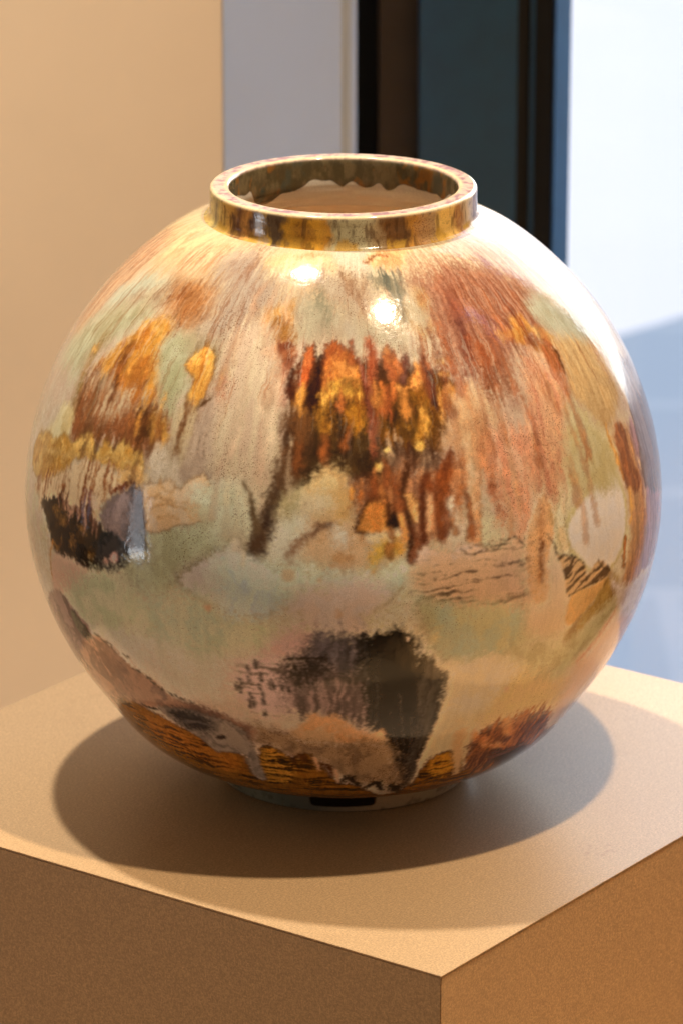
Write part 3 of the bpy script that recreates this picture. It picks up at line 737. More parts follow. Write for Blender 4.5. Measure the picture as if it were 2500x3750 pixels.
    ('P',[124,2956,120,2942,112,2936,103,2943,100,2957,104,2971,113,2977,121,2970],(232,198,129),(222,173,91),6.9,5.9,0.0,1.0,'f',None,0,0),
    ('P',[-483,2762,-322,2827,-262,2596,-278,2462,-309,2513,-339,2525,-367,2444,-443,2557],(230,222,189),(214,203,167),23.6,13.7,0.0,1.0,'f',None,0.9,0),
    ('P',[-224,2787,-127,2834,-110,2706,-52,2635,-88,2484,-153,2366,-219,2377,-235,2488,-215,2658],(230,220,187),(230,217,191),23.6,15.7,0.0,1.0,'f',None,0.6,0),
    ('S',[-175,2959,-200,2818,-230,2675,-246,2561,-259,2465],[35.4,35.4,37.3,45.2,51.1],(122,87,59),(96,64,46),15.7,7.9,19.6,1.0,'f',None,0.3,0),
    ('S',[-315,2838,-288,2759,-277,2677,-261,2559],[5.9,9.8,13.7,25.5],(127,99,67),(127,99,67),8.8,7.9,0.0,1.0,'f',None,0,0),
    ('P',[-210,2817,-132,2861,-116,2798,-129,2686,-185,2644,-220,2658],(193,172,124),(209,186,139),19.6,11.8,0.0,1.0,'f',None,0.6,0),
    ('P',[-126,2815,-108,2883,-84,2892,-45,2952,-5,2921,15,2829,38,2746,28,2617,-5,2580,-71,2615,-109,2687],(230,198,143),(223,177,116),19.6,21.6,9.8,1.0,'f',None,0,0),
    ('P',[-48,2727,-57,2694,-81,2680,-105,2692,-115,2724,-106,2757,-82,2772,-58,2760],(234,212,177),(234,212,177),29.5,15.7,0.0,1.0,'f',None,0,0),
    ('P',[-108,2558,-71,2652,-5,2617,42,2616,80,2541,69,2363,14,2346,-41,2355,-107,2389,-130,2444],(224,174,124),(230,192,150),23.6,17.7,0.0,1.0,'f',None,0.9,0),
    ('S',[-160,2385,-152,2470,-112,2530,-70,2588,-33,2617],[11.8,19.6,21.6,21.6,15.7],(152,111,83),(188,143,107),13.7,11.8,0.0,1.0,'f',None,0.5,0),
    ('P',[10,2543,5,2507,-9,2493,-23,2507,-29,2543,-23,2578,-9,2593,5,2578],(230,217,196),(230,217,196),19.6,13.7,0.0,1.0,'f',None,0,0),
    ('P',[15,2894,64,2874,123,2890,172,3015,221,2954,196,2846,168,2738,151,2610,119,2687,72,2735,34,2764],(100,67,46),(172,128,97),13.7,11.8,58.9,1.0,'s',None,0.4,0),
    ('P',[34,2820,143,2888,196,2957,275,2909,367,3014,406,2950,384,2721,340,2544,294,2506,245,2477,196,2399,164,2534,89,2577,42,2616],(216,141,85),(153,89,51),17.7,13.7,49.1,0.8,'s',None,0.4,0),
    ('P',[35,2589,55,2690,82,2772,114,2793,139,2704,146,2583,103,2558,66,2560],(230,159,83),(230,143,67),7.9,9.8,0.0,1.0,'f',((88,48,23),10.8,0.8),0,0),
    ('S',[107,2798,134,2722,142,2611],[17.7,23.6,19.6],(130,76,36),(96,54,27),11.8,7.9,0.0,1.0,'f',None,0,0),
    ('P',[130,2612,158,2693,171,2627,160,2572],(72,39,21),(72,39,21),9.8,7.9,0.0,1.0,'f',None,0,0),
    ('P',[32,2801,30,2773,24,2761,19,2773,16,2802,19,2830,24,2842,30,2830],(230,157,78),(230,157,78),8.8,5.9,0.0,1.0,'f',None,0,0),
    ('P',[57,2782,55,2756,50,2746,46,2757,44,2783,46,2809,51,2819,56,2808],(223,135,67),(223,135,67),8.8,5.9,0.0,1.0,'f',None,0,0),
    ('P',[66,2560,118,2576,165,2581,174,2515,126,2501,79,2522],(236,209,168),(230,188,127),11.8,13.7,0.0,1.0,'f',None,0,0),
    ('P',[74,2429,103,2521,136,2528,174,2533,177,2439,130,2406,97,2333,74,2353],(230,187,95),(230,164,72),13.7,15.7,13.7,1.0,'f',None,0,0),
    ('S',[205,2947,189,2847,184,2755,198,2642,203,2548,193,2400],[23.6,25.5,13.7,19.6,17.7,15.7],(104,58,30),(84,48,28),9.8,5.9,0.0,1.0,'f',None,0,0),
    ('S',[174,2672,180,2607,183,2532],[13.7,19.6,15.7],(230,161,93),(230,161,93),8.8,7.9,0.0,1.0,'f',None,0,0),
    ('S',[199,2772,212,2714,217,2640],[21.6,33.4,21.6],(230,171,106),(236,202,159),7.9,7.9,0.0,1.0,'f',((120,64,32),6.9,0.7),0,0),
    ('S',[263,2883,241,2766,241,2636,242,2487],[25.5,19.6,25.5,21.6],(150,79,39),(128,66,34),9.8,5.9,0.0,1.0,'f',None,0.3,0),
    ('S',[269,2836,282,2741,283,2630],[25.5,21.6,13.7],(164,89,46),(164,89,46),9.8,5.9,0.0,1.0,'f',None,0.3,0),
    ('S',[268,2762,267,2679,262,2577],[15.7,25.5,19.6],(230,156,102),(230,178,131),9.8,5.9,0.0,1.0,'f',None,0,0),
    ('S',[352,2999,320,2874,297,2739,293,2628,297,2524],[29.5,49.1,33.4,27.5,23.6],(178,99,49),(146,76,38),11.8,7.9,13.7,1.0,'f',None,0.4,0),
    ('S',[333,2741,333,2639,329,2527],[15.7,29.5,33.4],(234,213,183),(230,215,189),13.7,7.9,0.0,1.0,'f',None,0,0),
    ('S',[397,2980,392,2850,357,2709],[23.6,29.5,15.7],(214,136,81),(183,106,60),13.7,7.9,13.7,1.0,'f',None,0.4,0),
    ('S',[434,2897,409,2669,400,2530,400,2422],[19.6,43.2,47.1,41.2],(230,183,142),(222,161,114),9.8,4.9,0.0,1.0,'f',((163,119,75),5.9,0.45),0.6,0),
    ('P',[-385,2345,-238,2384,-51,2335,88,2334,220,2396,233,2337,181,2229,88,2160,-51,2240,-190,2110,-336,2062],(214,221,197),(230,230,205),25.5,17.7,0.0,1.0,'f',None,0.4,0),
    ('P',[-315,2332,-238,2279,-190,2130,-287,2033,-365,2096],(212,218,219),(225,227,216),33.4,13.7,0.0,0.8,'f',None,0,0),
    ('P',[-106,2217,42,2298,134,2234,116,2108,69,2051,65,1927,-70,1927,-125,2016,-162,2103],(230,208,195),(230,203,186),23.6,13.7,0.0,1.0,'f',None,0,0),
    ('S',[171,2230,134,2146,88,2090],[3.9,3.9,3.9],(187,162,117),(187,162,117),7.9,7.9,0.0,0.7,'f',None,0,0),
    ('P',[-142,2306,-147,2277,-162,2263,-177,2273,-183,2301,-177,2330,-162,2344,-148,2333],(230,209,178),(230,205,168),8.8,4.9,0.0,1.0,'f',None,0,0),
    ('P',[-62,2283,-64,2273,-68,2268,-73,2272,-75,2283,-73,2294,-68,2298,-64,2294],(230,204,170),(230,204,170),6.9,3.9,0.0,1.0,'f',None,0,0),
    ('P',[1,2063,-2,2046,-9,2038,-16,2046,-19,2062,-16,2080,-9,2087,-2,2080],(230,194,166),(230,194,166),9.8,5.9,0.0,1.0,'f',None,0,0),
    ('S',[-171,2221,-97,2252],[7.9,5.9],(230,212,189),(230,212,189),7.9,5.9,0.0,0.6,'f',None,0,0),
    ('P',[230,2451,242,2478,273,2444,327,2424,363,2464,428,2429,479,2357,477,2261,325,2282,229,2357,205,2398],(230,201,183),(230,194,168),7.9,9.8,0.0,1.0,'f',((197,160,118),5.9,0.4),0,0),
    ('P',[219,2377,326,2396,506,2367,533,2104,409,2134,325,2135,252,2160,204,2255],(230,192,154),(125,94,69),25.5,15.7,0.0,1.0,'h',None,0,0.02),
    ('P',[219,2106,276,2136,533,2073,611,1756,450,1639,384,1649,285,1767,250,1937],(206,199,159),(188,196,174),19.6,13.7,0.0,1.0,'f',((165,147,94),11.8,0.5),0.6,0),
    ('P',[281,1878,402,1889,431,1737,395,1646,348,1718,301,1752],(188,202,187),(198,196,168),23.6,11.8,0.0,1.0,'f',None,0.3,0),
    ('P',[284,1888,281,1858,272,1847,263,1862,258,1893,261,1922,270,1933,279,1919],(230,210,165),(230,210,165),13.7,9.8,0.0,1.0,'f',None,0,0),
    ('P',[-218,1879,-135,1964,-89,1936,-80,1830,-148,1757,-246,1742],(230,192,185),(230,187,175),23.6,17.7,0.0,1.0,'f',None,0,0),
    ('P',[-349,1694,-220,1769,-149,1735,-144,1546,-192,1356,-382,1306],(230,189,169),(230,186,162),39.3,19.6,0.0,0.6,'f',None,0,0),
    ('P',[-207,3275,-113,3264,-107,3076,-128,2908,-161,2822,-199,2790,-227,2731,-213,2955,-207,3105],(124,78,43),(94,58,33),15.7,11.8,29.5,0.9,'f',None,0.3,0),
    ('S',[-190,2939,-207,2808,-228,2675,-244,2561,-257,2466],[45.2,43.2,37.3,43.2,49.1],(118,83,55),(96,64,46),19.6,7.9,19.6,0.9,'f',None,0.3,0),
    ('S',[-315,2838,-288,2759,-277,2677,-261,2559],[4.9,7.9,11.8,23.6],(144,113,79),(144,113,79),11.8,7.9,0.0,0.7,'f',None,0,0),
    ('P',[-155,1739,-97,1910,-35,1926,41,1909,81,1924,107,1645,138,1170,94,1198,10,1258,-88,1309,-161,1333,-194,1501],(189,161,157),(117,100,100),30.6,18.3,36.7,0.9,'s',None,0,0),
    ('P',[-320,1671,-247,1733,-155,1756,-95,1736,-100,1493,-169,1342,-270,1322,-336,1448],(230,194,191),(92,75,74),24.4,18.3,0.0,0.75,'h',None,0,-0.12),
    ('P',[-97,1910,-35,1932,45,1909,64,1756,39,1668,-6,1672,-51,1712,-102,1771],(139,126,131),(96,88,91),18.3,9.2,36.7,1.0,'s',None,0,0),
    ('P',[-187,1699,-125,1769,-54,1760,-40,1695,9,1654,65,1681,71,1534,-22,1556,-115,1521,-184,1541],(58,48,46),(123,104,102),24.4,18.3,30.6,1.0,'h',None,0,-0.1),
    ('P',[-177,1543,-67,1573,62,1574,105,1392,119,1218,10,1258,-88,1309,-169,1342],(179,149,144),(114,94,93),27.5,13.7,76.4,1.0,'s',None,0,0),
    ('P',[34,1885,81,1931,154,1953,206,1917,234,1735,276,1758,339,1611,334,1429,318,1165,297,819,289,499,217,703,134,1072,76,1267,59,1555],(60,52,48),(44,36,31),18.3,9.2,45.8,1.0,'s',None,0,0),
    ('P',[75,1924,154,1956,203,1914,220,1755,223,1610,233,1288,254,941,235,836,173,1013,134,1261,105,1551,94,1771],(22,16,11),(36,26,18),12.2,7.6,15.3,1.0,'f',None,0,0),
    ('P',[49,1893,96,1923,102,1700,121,1390,138,1170,92,1266,63,1554],(74,69,67),(42,36,31),15.3,9.2,61.1,1.0,'s',None,0,0),
    ('P',[227,1719,272,1745,307,1674,339,1611,334,1429,316,1176,301,872,270,882,250,1284],(38,29,22),(96,86,77),10.7,7.6,21.4,1.0,'s',None,0,0),
    ('S',[270,1710,274,1484,274,1256,277,988],[9.2,9.2,10.7,9.2],(88,77,70),(88,77,70),9.2,7.6,0.0,0.6,'f',None,0,0),
    ('P',[142,1071,195,955,260,885,307,979,297,738,293,475,219,688],(96,84,77),(46,38,34),10.7,6.1,21.4,1.0,'s',None,0,0),
    ('S',[283,522,198,844,131,1122],[3.1,6.1,3.1],(119,106,99),(84,73,67),7.6,6.1,0.0,0.55,'f',None,0,0),
    ('S',[283,522,203,980,151,1345],[3.1,7.6,3.1],(119,106,99),(84,73,67),7.6,6.1,0.0,0.55,'f',None,0,0),
    ('S',[283,522,214,1070,178,1484],[3.1,6.1,3.1],(119,106,99),(84,73,67),7.6,6.1,0.0,0.55,'f',None,0,0),
    ('S',[283,522,247,943,225,1289],[3.1,7.6,3.1],(119,106,99),(84,73,67),7.6,6.1,0.0,0.55,'f',None,0,0),
    ('S',[283,522,260,1019,254,1409],[3.1,7.6,3.1],(119,106,99),(84,73,67),7.6,6.1,0.0,0.55,'f',None,0,0),
    ('S',[283,522,271,1094,280,1522],[3.1,6.1,3.1],(119,106,99),(84,73,67),7.6,6.1,0.0,0.55,'f',None,0,0),
    ('S',[283,522,290,1088,313,1514],[3.1,6.1,3.1],(119,106,99),(84,73,67),7.6,6.1,0.0,0.55,'f',None,0,0),
    ('P',[197,1893,196,1882,193,1877,190,1883,188,1895,189,1906,192,1911,196,1905],(230,206,187),(230,206,187),4.6,1.5,0.0,1.0,'f',None,0,0),
    ('S',[-300,1685,-299,1657],[7.6,10.7],(64,54,55),(100,84,86),7.6,7.6,0.0,0.9,'f',None,0,0),
    ('S',[-299,1603,-299,1561],[7.6,7.6],(64,54,55),(100,84,86),7.6,7.6,0.0,0.9,'f',None,0,0),
    ('S',[-259,1631,-259,1579],[7.6,10.7],(64,54,55),(100,84,86),7.6,7.6,0.0,0.9,'f',None,0,0),
    ('S',[-268,1544,-267,1513],[7.6,7.6],(64,54,55),(100,84,86),7.6,7.6,0.0,0.9,'f',None,0,0),
    ('S',[-335,1517,-335,1474],[7.6,10.7],(64,54,55),(100,84,86),7.6,7.6,0.0,0.9,'f',None,0,0),
    ('S',[-234,1580,-234,1526],[7.6,7.6],(64,54,55),(100,84,86),7.6,7.6,0.0,0.9,'f',None,0,0),
    ('S',[-301,1468,-301,1436],[7.6,10.7],(64,54,55),(100,84,86),7.6,7.6,0.0,0.9,'f',None,0,0),
    ('S',[-259,1488,-259,1444],[7.6,7.6],(64,54,55),(100,84,86),7.6,7.6,0.0,0.9,'f',None,0,0),
    ('S',[-222,1577,-222,1523],[7.6,10.7],(64,54,55),(100,84,86),7.6,7.6,0.0,0.9,'f',None,0,0),
    ('S',[-169,1544,-167,1513],[7.6,7.6],(64,54,55),(100,84,86),7.6,7.6,0.0,0.9,'f',None,0,0),
    ('S',[-326,1577,-327,1535],[7.6,10.7],(64,54,55),(100,84,86),7.6,7.6,0.0,0.9,'f',None,0,0),
    ('S',[-295,1429,-297,1371],[7.6,7.6],(64,54,55),(100,84,86),7.6,7.6,0.0,0.9,'f',None,0,0),
    ('S',[-265,1334,-265,1300],[7.6,10.7],(64,54,55),(100,84,86),7.6,7.6,0.0,0.9,'f',None,0,0),
    ('S',[-346,1533,-347,1490],[7.6,7.6],(64,54,55),(100,84,86),7.6,7.6,0.0,0.9,'f',None,0,0),
    ('S',[-270,1728,-270,1678],[7.6,10.7],(64,54,55),(100,84,86),7.6,7.6,0.0,0.9,'f',None,0,0),
    ('S',[-263,1427,-262,1395],[7.6,7.6],(64,54,55),(100,84,86),7.6,7.6,0.0,0.9,'f',None,0,0),
    ('S',[-310,1405,-311,1359],[7.6,10.7],(64,54,55),(100,84,86),7.6,7.6,0.0,0.9,'f',None,0,0),
    ('S',[-191,1569,-191,1515],[7.6,7.6],(64,54,55),(100,84,86),7.6,7.6,0.0,0.9,'f',None,0,0),
    ('S',[-12,1418,-10,1385],[7.6,10.7],(64,54,55),(100,84,86),7.6,7.6,0.0,0.9,'f',None,0,0),
    ('S',[-33,1556,-31,1513],[7.6,7.6],(64,54,55),(100,84,86),7.6,7.6,0.0,0.9,'f',None,0,0),
    ('S',[-162,1759,-110,1773,-56,1763],[7.6,10.7,13.7],(62,50,46),(62,50,46),7.6,9.2,0.0,1.0,'f',None,0,0),
    ('S',[60,1773,59,1738],[7.6,7.6],(40,33,31),(40,33,31),6.1,3.1,0.0,1.0,'f',None,0,0),
    ('P',[-131,1261,-104,1340,-64,1300,-15,1313,27,1225,87,1151,128,1194,145,1057,10,1055,-130,1072,-199,1111],(230,189,149),(230,176,130),12.2,10.7,0.0,1.0,'f',None,0,0),
    ('P',[-326,1185,-213,1156,-130,1085,10,1068,143,1066,205,843,283,522,251,444,144,560,56,571,-48,726,-103,859,-200,858,-283,987,-343,967],(196,160,126),(159,128,102),21.4,15.3,30.6,1.0,'f',None,1.2,0),
    ('P',[342,1610,374,1638,468,1540,498,1370,485,1205,518,838,554,570,494,603,347,830,315,456,312,788,322,1128,338,1407],(230,210,179),(230,206,171),10.7,9.2,0.0,1.0,'f',None,0,0),
    ('P',[275,1779,314,1700,344,1727,381,1654,469,1714,520,1631,526,1438,449,1470,344,1600,299,1685],(230,215,196),(230,209,181),15.3,12.2,0.0,1.0,'f',None,0,0),
    ('P',[432,1553,575,1698,732,1528,939,928,685,1100,537,1087,477,1252],(230,205,154),(230,202,159),30.6,21.4,0.0,1.0,'f',None,0.6,0),
    ('P',[528,1437,528,1416,520,1411,509,1424,503,1448,504,1468,511,1474,522,1461],(230,187,161),(230,187,161),10.7,7.6,0.0,1.0,'f',None,0,0),
    ('P',[575,1406,575,1390,570,1386,562,1396,556,1414,557,1430,562,1433,570,1423],(230,194,166),(230,194,166),7.6,6.1,0.0,1.0,'f',None,0,0),
    ('P',[-913,1154,-837,1129,-727,1074,-584,961,-515,879,-407,821,-402,614,-343,832,-282,992,-199,866,-138,924,-86,806,-19,607,56,571,191,345,298,449,324,703,358,826,445,872,557,600,599,797,776,844,1179,612,579,254,-132,201,-997,444,-1189,634],(176,118,46),(96,63,26),10.7,13.7,0.0,1.0,'h',((92,56,26),12.2,0.6),0,0),
    ('P',[-343,832,-285,973,-221,840,-223,612,-323,545,-353,634],(213,153,65),(84,56,26),12.2,9.2,0.0,1.0,'h',None,0,0),
    ('P',[-782,1062,-592,930,-526,835,-427,774,-502,599,-670,679,-881,775],(204,131,51),(120,69,31),18.3,18.3,0.0,1.0,'h',None,0,0),
    ('P',[357,800,439,848,496,602,411,572],(230,164,57),(120,77,29),10.7,9.2,0.0,1.0,'h',None,0,0),
    ('P',[-854,1398,-720,1459,-655,1355,-514,1300,-369,1205,-320,1152,-354,963,-379,1058,-523,1187,-698,1173,-832,1144,-961,1121],(194,146,121),(152,114,99),13.7,13.7,0.0,1.0,'f',None,0,0),
    ('P',[-706,1183,-525,1235,-366,1149,-345,966,-342,696,-345,586,-389,568,-396,705,-401,858,-511,826,-535,843,-591,977,-677,1081],(190,167,149),(147,130,119),9.2,7.6,0.0,1.0,'f',((86,71,65),6.1,0.4),0,0),
    ('P',[-671,1188,-579,1216,-485,1182,-498,1057,-582,1013,-649,1098],(78,73,74),(119,107,102),18.3,15.3,0.0,1.0,'h',None,0,0),
    ('P',[-444,1018,-454,997,-471,982,-486,982,-489,997,-479,1019,-461,1034,-447,1033],(84,69,67),(84,69,67),7.6,6.1,0.0,1.0,'f',None,0,0),
    ('S',[-799,1143,-756,1137,-714,1156],[7.6,9.2,6.1],(60,56,65),(60,56,65),6.1,6.1,0.0,1.0,'f',None,0,0),
    ('S',[-738,1477,-725,1467],[4.6,7.6],(62,48,46),(62,48,46),6.1,7.6,0.0,1.0,'f',None,0,0),
    ('S',[-702,1439,-689,1429],[4.6,7.6],(62,48,46),(62,48,46),6.1,7.6,0.0,1.0,'f',None,0,0),
    ('S',[-662,1372,-650,1360],[4.6,7.6],(62,48,46),(62,48,46),6.1,7.6,0.0,1.0,'f',None,0,0),
    ('S',[-623,1355,-611,1343],[4.6,7.6],(62,48,46),(62,48,46),6.1,7.6,0.0,1.0,'f',None,0,0),
    ('S',[-577,1334,-565,1321],[4.6,7.6],(62,48,46),(62,48,46),6.1,7.6,0.0,1.0,'f',None,0,0),
    ('S',[-686,1408,-674,1397],[4.6,7.6],(62,48,46),(62,48,46),6.1,7.6,0.0,1.0,'f',None,0,0),
    ('S',[-604,1351,-592,1338],[4.6,7.6],(62,48,46),(62,48,46),6.1,7.6,0.0,1.0,'f',None,0,0),
    ('S',[-540,1320,-528,1306],[4.6,7.6],(62,48,46),(62,48,46),6.1,7.6,0.0,1.0,'f',None,0,0),
    ('S',[-196,845,-171,919,-142,854],[15.3,18.3,21.4],(130,79,41),(96,59,31),10.7,10.7,0.0,1.0,'f',None,0,0),
    ('S',[-104,832,-57,794,-39,698],[15.3,21.4,15.3],(122,73,41),(122,73,41),10.7,10.7,0.0,1.0,'f',None,0,0),
    ('S',[-19,607,23,669,67,570],[18.3,24.4,18.3],(64,42,29),(64,42,29),12.2,9.2,0.0,1.0,'f',None,0,0),
    ('S',[102,528,142,596,176,470],[18.3,24.4,15.3],(58,40,29),(58,40,29),10.7,9.2,0.0,1.0,'f',None,0,0),
    ('P',[287,468,288,401,262,382,224,430,202,499,208,549,233,561,265,532],(50,36,26),(50,36,26),15.3,9.2,0.0,1.0,'f',None,0,0),
    ('S',[-28,755,-24,607],[12.2,7.6],(230,181,146),(230,181,146),9.2,6.1,0.0,1.0,'f',None,0,0),
    ('S',[-107,887,-98,750],[10.7,6.1],(230,178,138),(230,178,138),9.2,6.1,0.0,1.0,'f',None,0,0),
    ('S',[436,1085,465,837,523,588],[33.6,30.6,27.5],(230,190,147),(230,190,147),10.7,7.6,0.0,1.0,'f',None,0,0),
    ('P',[505,845,513,1049,584,1110,678,1128,864,1076,1080,512,987,429,829,394,588,549],(204,133,81),(128,84,67),13.7,21.4,61.1,1.0,'s',None,0,0),
    ('P',[694,997,713,918,698,899,660,951,625,1039,615,1110,629,1128,660,1084],(230,174,123),(230,152,96),12.2,13.7,0.0,1.0,'f',None,0,0),
    ('P',[721,778,716,760,684,770,646,801,625,835,630,853,658,846,696,815],(230,174,123),(230,152,96),12.2,13.7,0.0,1.0,'f',None,0,0),
    ('P',[587,907,596,854,587,840,565,871,545,930,538,982,546,997,566,966],(230,174,123),(230,152,96),12.2,13.7,0.0,1.0,'f',None,0,0),
    ('P',[525,993,531,945,524,930,507,957,492,1009,487,1055,494,1069,509,1044],(230,174,123),(230,152,96),12.2,13.7,0.0,1.0,'f',None,0,0),
    ('P',[649,718,746,751,932,640,987,429,903,367],(84,56,48),(134,90,74),13.7,15.3,0.0,1.0,'h',None,0,0),
    ('P',[504,3125,694,3067,661,2780,630,2592,572,2403,518,2459,486,2676,470,2887],(230,181,145),(228,158,120),23.6,11.8,108.0,1.0,'s',None,1.0,0),
    ('P',[694,3067,1064,2905,1031,2682,943,2678,868,2636,786,2586,743,2489,748,2312,708,2291,657,2448,656,2735],(230,212,172),(220,197,151),23.6,13.7,19.6,1.0,'f',None,0.8,0),
    ('P',[940,2665,1003,2649,1035,2512,1038,2361,1020,2222,1001,2162,943,2073,857,2079,809,2165,747,2293,739,2452,797,2552,867,2627],(230,215,203),(230,212,195),8.8,6.9,0.0,1.0,'f',((208,188,120),15.7,0.7),0,0),
    ('P',[572,2393,602,2545,640,2645,676,2684,688,2579,684,2418,661,2301,663,2072,650,2006,627,1994,595,2029,575,2128,567,2289],(230,186,142),(230,179,129),7.9,6.9,0.0,1.0,'f',((230,217,185),8.8,0.6),0.7,0),
    ('S',[651,2584,635,2475,632,2342,621,2170],[15.7,19.6,15.7,25.5],(171,110,66),(214,155,105),13.7,7.9,0.0,1.0,'f',None,0.4,0),
    ('S',[735,2627,713,2483,717,2384,731,2301],[25.5,35.4,35.4,29.5],(230,214,180),(230,198,152),9.8,6.9,0.0,1.0,'f',((172,146,95),5.9,0.6),0.5,0),
    ('S',[666,2655,676,2555,677,2478],[7.9,9.8,7.9],(191,155,98),(191,155,98),8.8,5.9,0.0,0.7,'f',None,0,0),
    ('S',[452,2986,474,2811,486,2676,491,2572],[25.5,23.6,19.6,17.7],(198,119,78),(223,159,119),17.7,9.8,39.3,1.0,'f',None,0.8,0),
    ('S',[414,3052,408,2865,403,2624],[19.6,19.6,23.6],(230,196,156),(223,176,129),15.7,7.9,39.3,1.0,'f',None,0.5,0),
    ('P',[281,2424,369,2387,452,2403,529,2446,572,2393,576,2108,596,2019,483,2061,279,2155],(230,188,150),(133,101,76),25.5,15.7,0.0,1.0,'h',None,0.2,0),
    ('P',[477,2357,559,2350,577,2187,595,2039,538,2041,471,2165],(212,177,157),(178,148,129),23.6,7.9,0.0,0.4,'f',None,0,0),
    ('P',[660,2292,701,2275,733,2161,751,2031,747,1908,744,1758,680,1734,584,1834,597,1987,651,1996],(230,202,175),(227,199,171),23.6,8.8,0.0,1.0,'f',None,0,0),
    ('P',[665,2391,695,2292,746,2256,810,2172,820,2088,877,2165,947,2061,935,2026,845,2014,753,1997,732,2040,713,2200],(223,184,139),(138,108,80),5.9,5.9,0.0,1.0,'d',None,0,0.1),
    ('P',[754,1994,846,2008,943,2022,915,1955,845,1867,788,1790,749,1821],(230,185,126),(230,182,120),7.9,7.9,0.0,1.0,'f',None,0,0),
    ('P',[942,2033,1003,1976,1010,1866,956,1802,861,1760,803,1658,755,1685,788,1790,872,1905],(203,170,104),(172,138,88),11.8,7.9,0.0,1.0,'f',None,0,0),
    ('S',[452,2412,473,2401,501,2434,536,2459,570,2402],[2.2,2.2,2.2,2.2,2.2],(72,56,41),(72,56,41),3.9,3.9,0.0,0.9,'f',None,0,0),
    ('S',[657,2430,668,2391,682,2351,696,2294,746,2259,780,2218,810,2172],[2.2,2.2,2.2,2.2,2.2,2.2,2.2],(72,56,41),(72,56,41),3.9,3.9,0.0,0.9,'f',None,0,0),
    ('S',[875,2173,887,2129,912,2090,947,2061],[2.2,2.2,2.2,2.2],(72,56,41),(72,56,41),3.9,3.9,0.0,0.9,'f',None,0,0),
    ('S',[355,2437,374,2400,400,2391,423,2411,442,2411],[2.2,2.2,2.2,2.2,2.2],(72,56,41),(72,56,41),3.9,3.9,0.0,0.9,'f',None,0,0),
    ('S',[747,2002,830,2022,933,2032],[2.2,2.2,2.2],(72,56,41),(72,56,41),3.9,3.9,0.0,0.9,'f',None,0,0),
    ('P',[540,1797,680,1734,768,1689,891,1775,1013,1854,1049,1744,937,1577,843,1418,731,1434,619,1531,520,1647],(212,205,171),(194,181,143),29.5,13.7,0.0,1.0,'f',None,0.5,0),
    ('P',[346,1649,422,1695,507,1664,592,1543,548,1427,500,1260,351,1316],(230,215,198),(230,211,184),25.5,13.7,0.0,1.0,'f',None,0,0),
    ('P',[864,1405,950,1533,1061,1702,1363,1518,1298,1216,1266,1101,1232,935,1225,712,988,870],(230,201,188),(230,196,176),23.6,11.8,29.5,1.0,'f',None,0,0),
    ('S',[1033,1765,990,1659,927,1548,879,1470],[13.7,19.6,17.7,9.8],(214,145,116),(230,175,150),13.7,13.7,0.0,0.8,'f',None,0,0),
    ('P',[1050,2912,1049,2753,1061,2597,1063,2427,1062,2248,1040,2057,1030,1896,1184,1905,1240,2139,1227,2401,1194,2673,1198,2834],(218,153,95),(172,117,80),17.7,13.7,58.9,0.8,'s',None,0,0),
    ('P',[1175,2867,1295,2799,1400,2499,1492,2162,1442,1901,1184,1905,1204,2264,1180,2580],(192,150,144),(160,122,115),11.8,11.8,58.9,1.0,'s',None,0,0),
    ('S',[1070,2612,1073,2511,1079,2388,1061,2288],[13.7,15.7,15.7,9.8],(230,175,102),(230,175,102),8.8,11.8,0.0,1.0,'f',None,0,0),
    ('S',[1188,2636,1205,2465,1193,2331],[9.8,13.7,9.8],(230,190,143),(230,190,143),7.9,11.8,0.0,1.0,'f',None,0,0),
    ('S',[1028,2217,1020,2131,1031,2042],[13.7,13.7,9.8],(206,130,65),(206,130,65),8.8,9.8,0.0,1.0,'f',((110,75,41),4.9,0.6),0,0),
    ('P',[953,2006,1062,1877,1191,1878,1441,1903,1399,1722,1359,1498,1092,1682,1001,1861],(230,219,220),(212,194,190),13.7,7.9,0.0,1.0,'f',None,0,0),
    ('P',[501,4228,841,4198,1056,3960,1061,3757,993,3643,846,3543,760,3510,678,3411,592,3296,524,3354,524,3537,452,3492,372,3589],(176,124,94),(150,89,61),35.4,23.6,78.6,0.9,'s',None,0.7,0),
    ('S',[538,3972,519,3795,514,3644,480,3465],[23.6,33.4,33.4,17.7],(126,70,54),(145,83,60),19.6,11.8,39.3,1.0,'f',None,0,0),
    ('S',[569,3652,579,3502,560,3365],[33.4,58.9,39.3],(157,84,44),(174,99,55),25.5,11.8,39.3,1.0,'f',None,0.5,0),
    ('P',[669,3668,712,3710,755,3685,785,3766,856,3765,867,3658,805,3613,814,3555,768,3571,738,3625],(205,151,82),(184,118,54),9.8,13.7,13.7,1.0,'f',None,0,0),
    ('P',[867,3658,913,3663,956,3589,969,3539,922,3514,882,3574],(213,172,108),(194,140,79),9.8,11.8,0.0,1.0,'f',None,0,0),
    ('P',[792,3585,860,3571,922,3514,935,3422,902,3329,861,3366,821,3488],(189,127,71),(169,98,53),11.8,11.8,29.5,1.0,'f',None,0,0),
    ('P',[924,3535,1025,3549,1174,3446,1222,3309,1208,3121,1129,2995,1003,2917,941,3087,900,3206,910,3326,931,3434],(206,168,117),(188,147,99),15.7,13.7,49.1,1.0,'s',None,0,0),
    ('S',[918,3526,927,3446,922,3363,912,3325],[5.9,9.8,8.8,3.9],(118,68,34),(118,68,34),6.9,5.9,0.0,1.0,'f',None,0,0),
    ('S',[737,3582,746,3472,737,3351,728,3253],[4.9,7.9,7.9,4.9],(128,84,56),(128,84,56),8.8,7.9,0.0,0.8,'f',None,0,0),
    ('P',[1067,3853,1127,3728,1281,3532,1223,3421,1092,3496,1021,3562,956,3589,931,3691,922,3812],(181,168,137),(170,154,121),19.6,13.7,0.0,1.0,'f',None,0,0),
